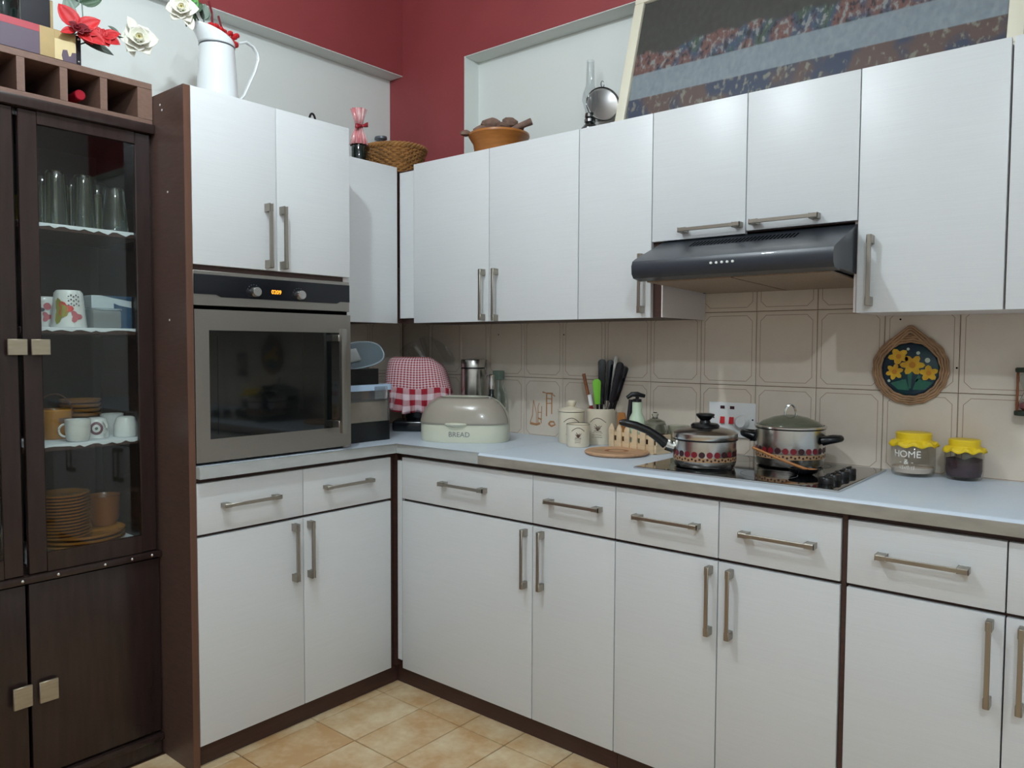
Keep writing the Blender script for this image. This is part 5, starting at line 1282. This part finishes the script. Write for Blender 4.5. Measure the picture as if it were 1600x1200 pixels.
for sgn, zo in ((1, .012), (-1, -.006)):
    b.grid(lambda s_, t_: Vector((.018, 0, kn_)) + Vector((0, 1, 0))*(sgn*.030*math.sin(PI*s_)) + Vector((.006*math.sin(2*PI*s_), 0, zo*math.sin(PI*s_)+.014*(t_-.5)*(.4+math.sin(PI*s_)))), 12, 3)
obj('bow', b, 'ribbon_red', gw, solid=.0008)
# small black pail with an arched handle on the oven housing
hp_ = at(488, 182, 'x', .16); pk = thing('black_caddy', 'small black caddy whose arched handle shows above the oven housing', 'caddy', (.16, hp_.y, 1.9806))
ah = at(488, 176, 'x', .16).z-1.9806
rr_ = max(.02, .012); bodyh = max(.02, ah-.050)
obj('caddy_body', B().lathe([(0, 0), (.030, 0), (.036, bodyh), (.034, bodyh), (.028, .004), (0, .004)], 28), 'black_plastic', pk)
b = B(); b.tube([(0, .0145*math.cos(a), bodyh+(ah-bodyh-.004)*(.25+.75*math.sin(a)) if 0 < k < 12 else bodyh-.004) for k, a in enumerate([PI*k/12 for k in range(13)])], .0042, 8, up=(1, 0, 0)); b.box(-.002, .002, -.033, .033, bodyh-.012, bodyh-.002); obj('arched_handle', b, 'black_plastic', pk)

# white enamel jug with flowers
jx = .26; jb = at(340, 147, 'x', jx); jp = Vector((jx, jb.y, 1.9806))
jg = thing('enamel_jug', 'white enamel jug with a wide spout on the oven housing', 'jug', jp)
zj = lambda v_, u_=342: at(u_, v_, 'x', jx).z - jp.z
rB, rN, hN, hS = .070, .0545, zj(74), zj(36, 300)
obj('jug_body', B().lathe([(0, 0), (rB, 0), (rB+.001, .003), (rN, hN), (rN-.002, hN), (rB-.002, .006), (0, .005)], 48), 'white_enamel', jg)
obj('neck_ring', B().lathe([(rN+.0004, hN-.004), (rN+.0022, hN-.001), (rN+.0004, hN+.002)], 48), 'grey_metal', jg)
def spout(s_, t_):
    a = 2*PI*s_; lf_ = .5-.5*math.cos(a)          # 0 at the handle side, 1 at the lip; a=0 is +y (right)
    H = .004 + (hS-hN)*1.05*lf_**1.1; fl = .034*lf_**1.5*t_**1.3
    return Vector(((rN+.15*fl)*math.sin(a)*(1-.12*t_*lf_), (rN+fl)*math.cos(a), hN+.001+H*t_))
obj('spout_collar', B().grid(spout, 56, 8, True), 'white_enamel', jg, solid=.0022)
yh = lambda u_, v_: at(u_, v_, 'x', jx).y - jp.y
hpts = [(0, yh(u_, v_), zj(v_, u_)) for u_, v_ in ((372, 68), (384, 66), (395, 73), (402, 84), (403, 95), (398, 112), (390, 130), (381, 150))]
hpts.append((0, rB*.99, max(.02, hpts[-1][2]-.03)))
b = B(); b.tube(hpts, .0045, 8, flat=1.8, up=(1, 0, 0)); obj('strap_handle', b, 'white_enamel', jg)
rose('white rose hanging over the spout of the enamel jug', at(284, 14, 'x', .30), (.8, -.5, .05), .047, stem=[(0, .01, 0), (-.01, .045, .012), (-.03, .085, -.03), (-.035, .10, -.12)],
     leaves=[((0, .01, -.015), (.1, .4, -.9), .05, .035, 'rose_white'), ((0, .02, -.03), (.1, -.3, -.9), .025, .010, 'stem_dark')])
def sprig(nm, label, u_, v_, x, lvs, root):
    p_ = at(u_, v_, 'x', x); s_ = thing(nm, label, 'foliage', p_)
    for (du, dz, dl, L, W, mt_) in lvs: leafy(s_, 'leaf', (0, 0, 0), (dl, du, dz), (1, -.3, .1), L, W, .08, mt_)
    b = B(); b.tube([(0, 0, 0), tuple((root-p_)*.5+Vector((0, 0, .006))), tuple(root-p_)], .002, 6); obj('stem', b, 'stem_dark', s_)
inj = jp+Vector((0, -.005, hN-.06))
sprig('leaf_sprig', 'bright green leaf sprig in the enamel jug', 300, 18, .275, [(.2, .9, 0, .055, .03, 'leaf_bright'), (.5, .5, .1, .045, .03, 'leaf_green'), (.1, -.7, .1, .035, .02, 'leaf_green')], inj+Vector((.005, -.01, 0)))
sprig('leaf_sprig', 'grey and dark leaf sprig in the enamel jug', 318, 32, .26, [(.1, .9, 0, .055, .030, 'leaf_grey'), (-.35, .8, .1, .05, .014, 'stem_dark'), (.5, .6, 0, .04, .02, 'leaf_grey')], inj+Vector((-.008, 0, 0)))
rf = thing('red_spray', 'spray of small red blooms lying over the jug collar', 'flower', at(350, 52, 'x', .27))
rnd = random.Random(5); L0_ = Vector(rf.location)
for u_, v_ in ((330, 40), (337, 42), (344, 47), (350, 50), (354, 56), (358, 60), (362, 64), (366, 58), (370, 56), (367, 70), (360, 52)):
    q = at(u_, v_, 'x', .268+rnd.uniform(-.01, .012))-L0_; r = rnd.uniform(.008, .0125)
    obj('bloom', B().lathe([(0, -r), (r*.8, -r*.5), (r, .1*r), (r*.7, r*.7), (0, r*.8)], 12, wav=lambda a, i: 1+.22*math.sin(4*a+i), c=tuple(q)), 'petal_red', rf)
b = B(); b.tube([at(368, 72, 'x', .268)-L0_, at(352, 54, 'x', .266)-L0_, at(345, 40, 'x', .262)-L0_, at(341, 25, 'x', .26)-L0_], .0035, 6); b.tube([at(332, 45, 'x', .266)-L0_, at(331, 20, 'x', .262)-L0_, at(326, 2, 'x', .26)-L0_], .004, 6); b.tube([at(350, 54, 'x', .266)-L0_, inj+Vector((.0, .012, 0))-L0_], .0025, 6); obj('stem', b, 'petal_dark', rf)
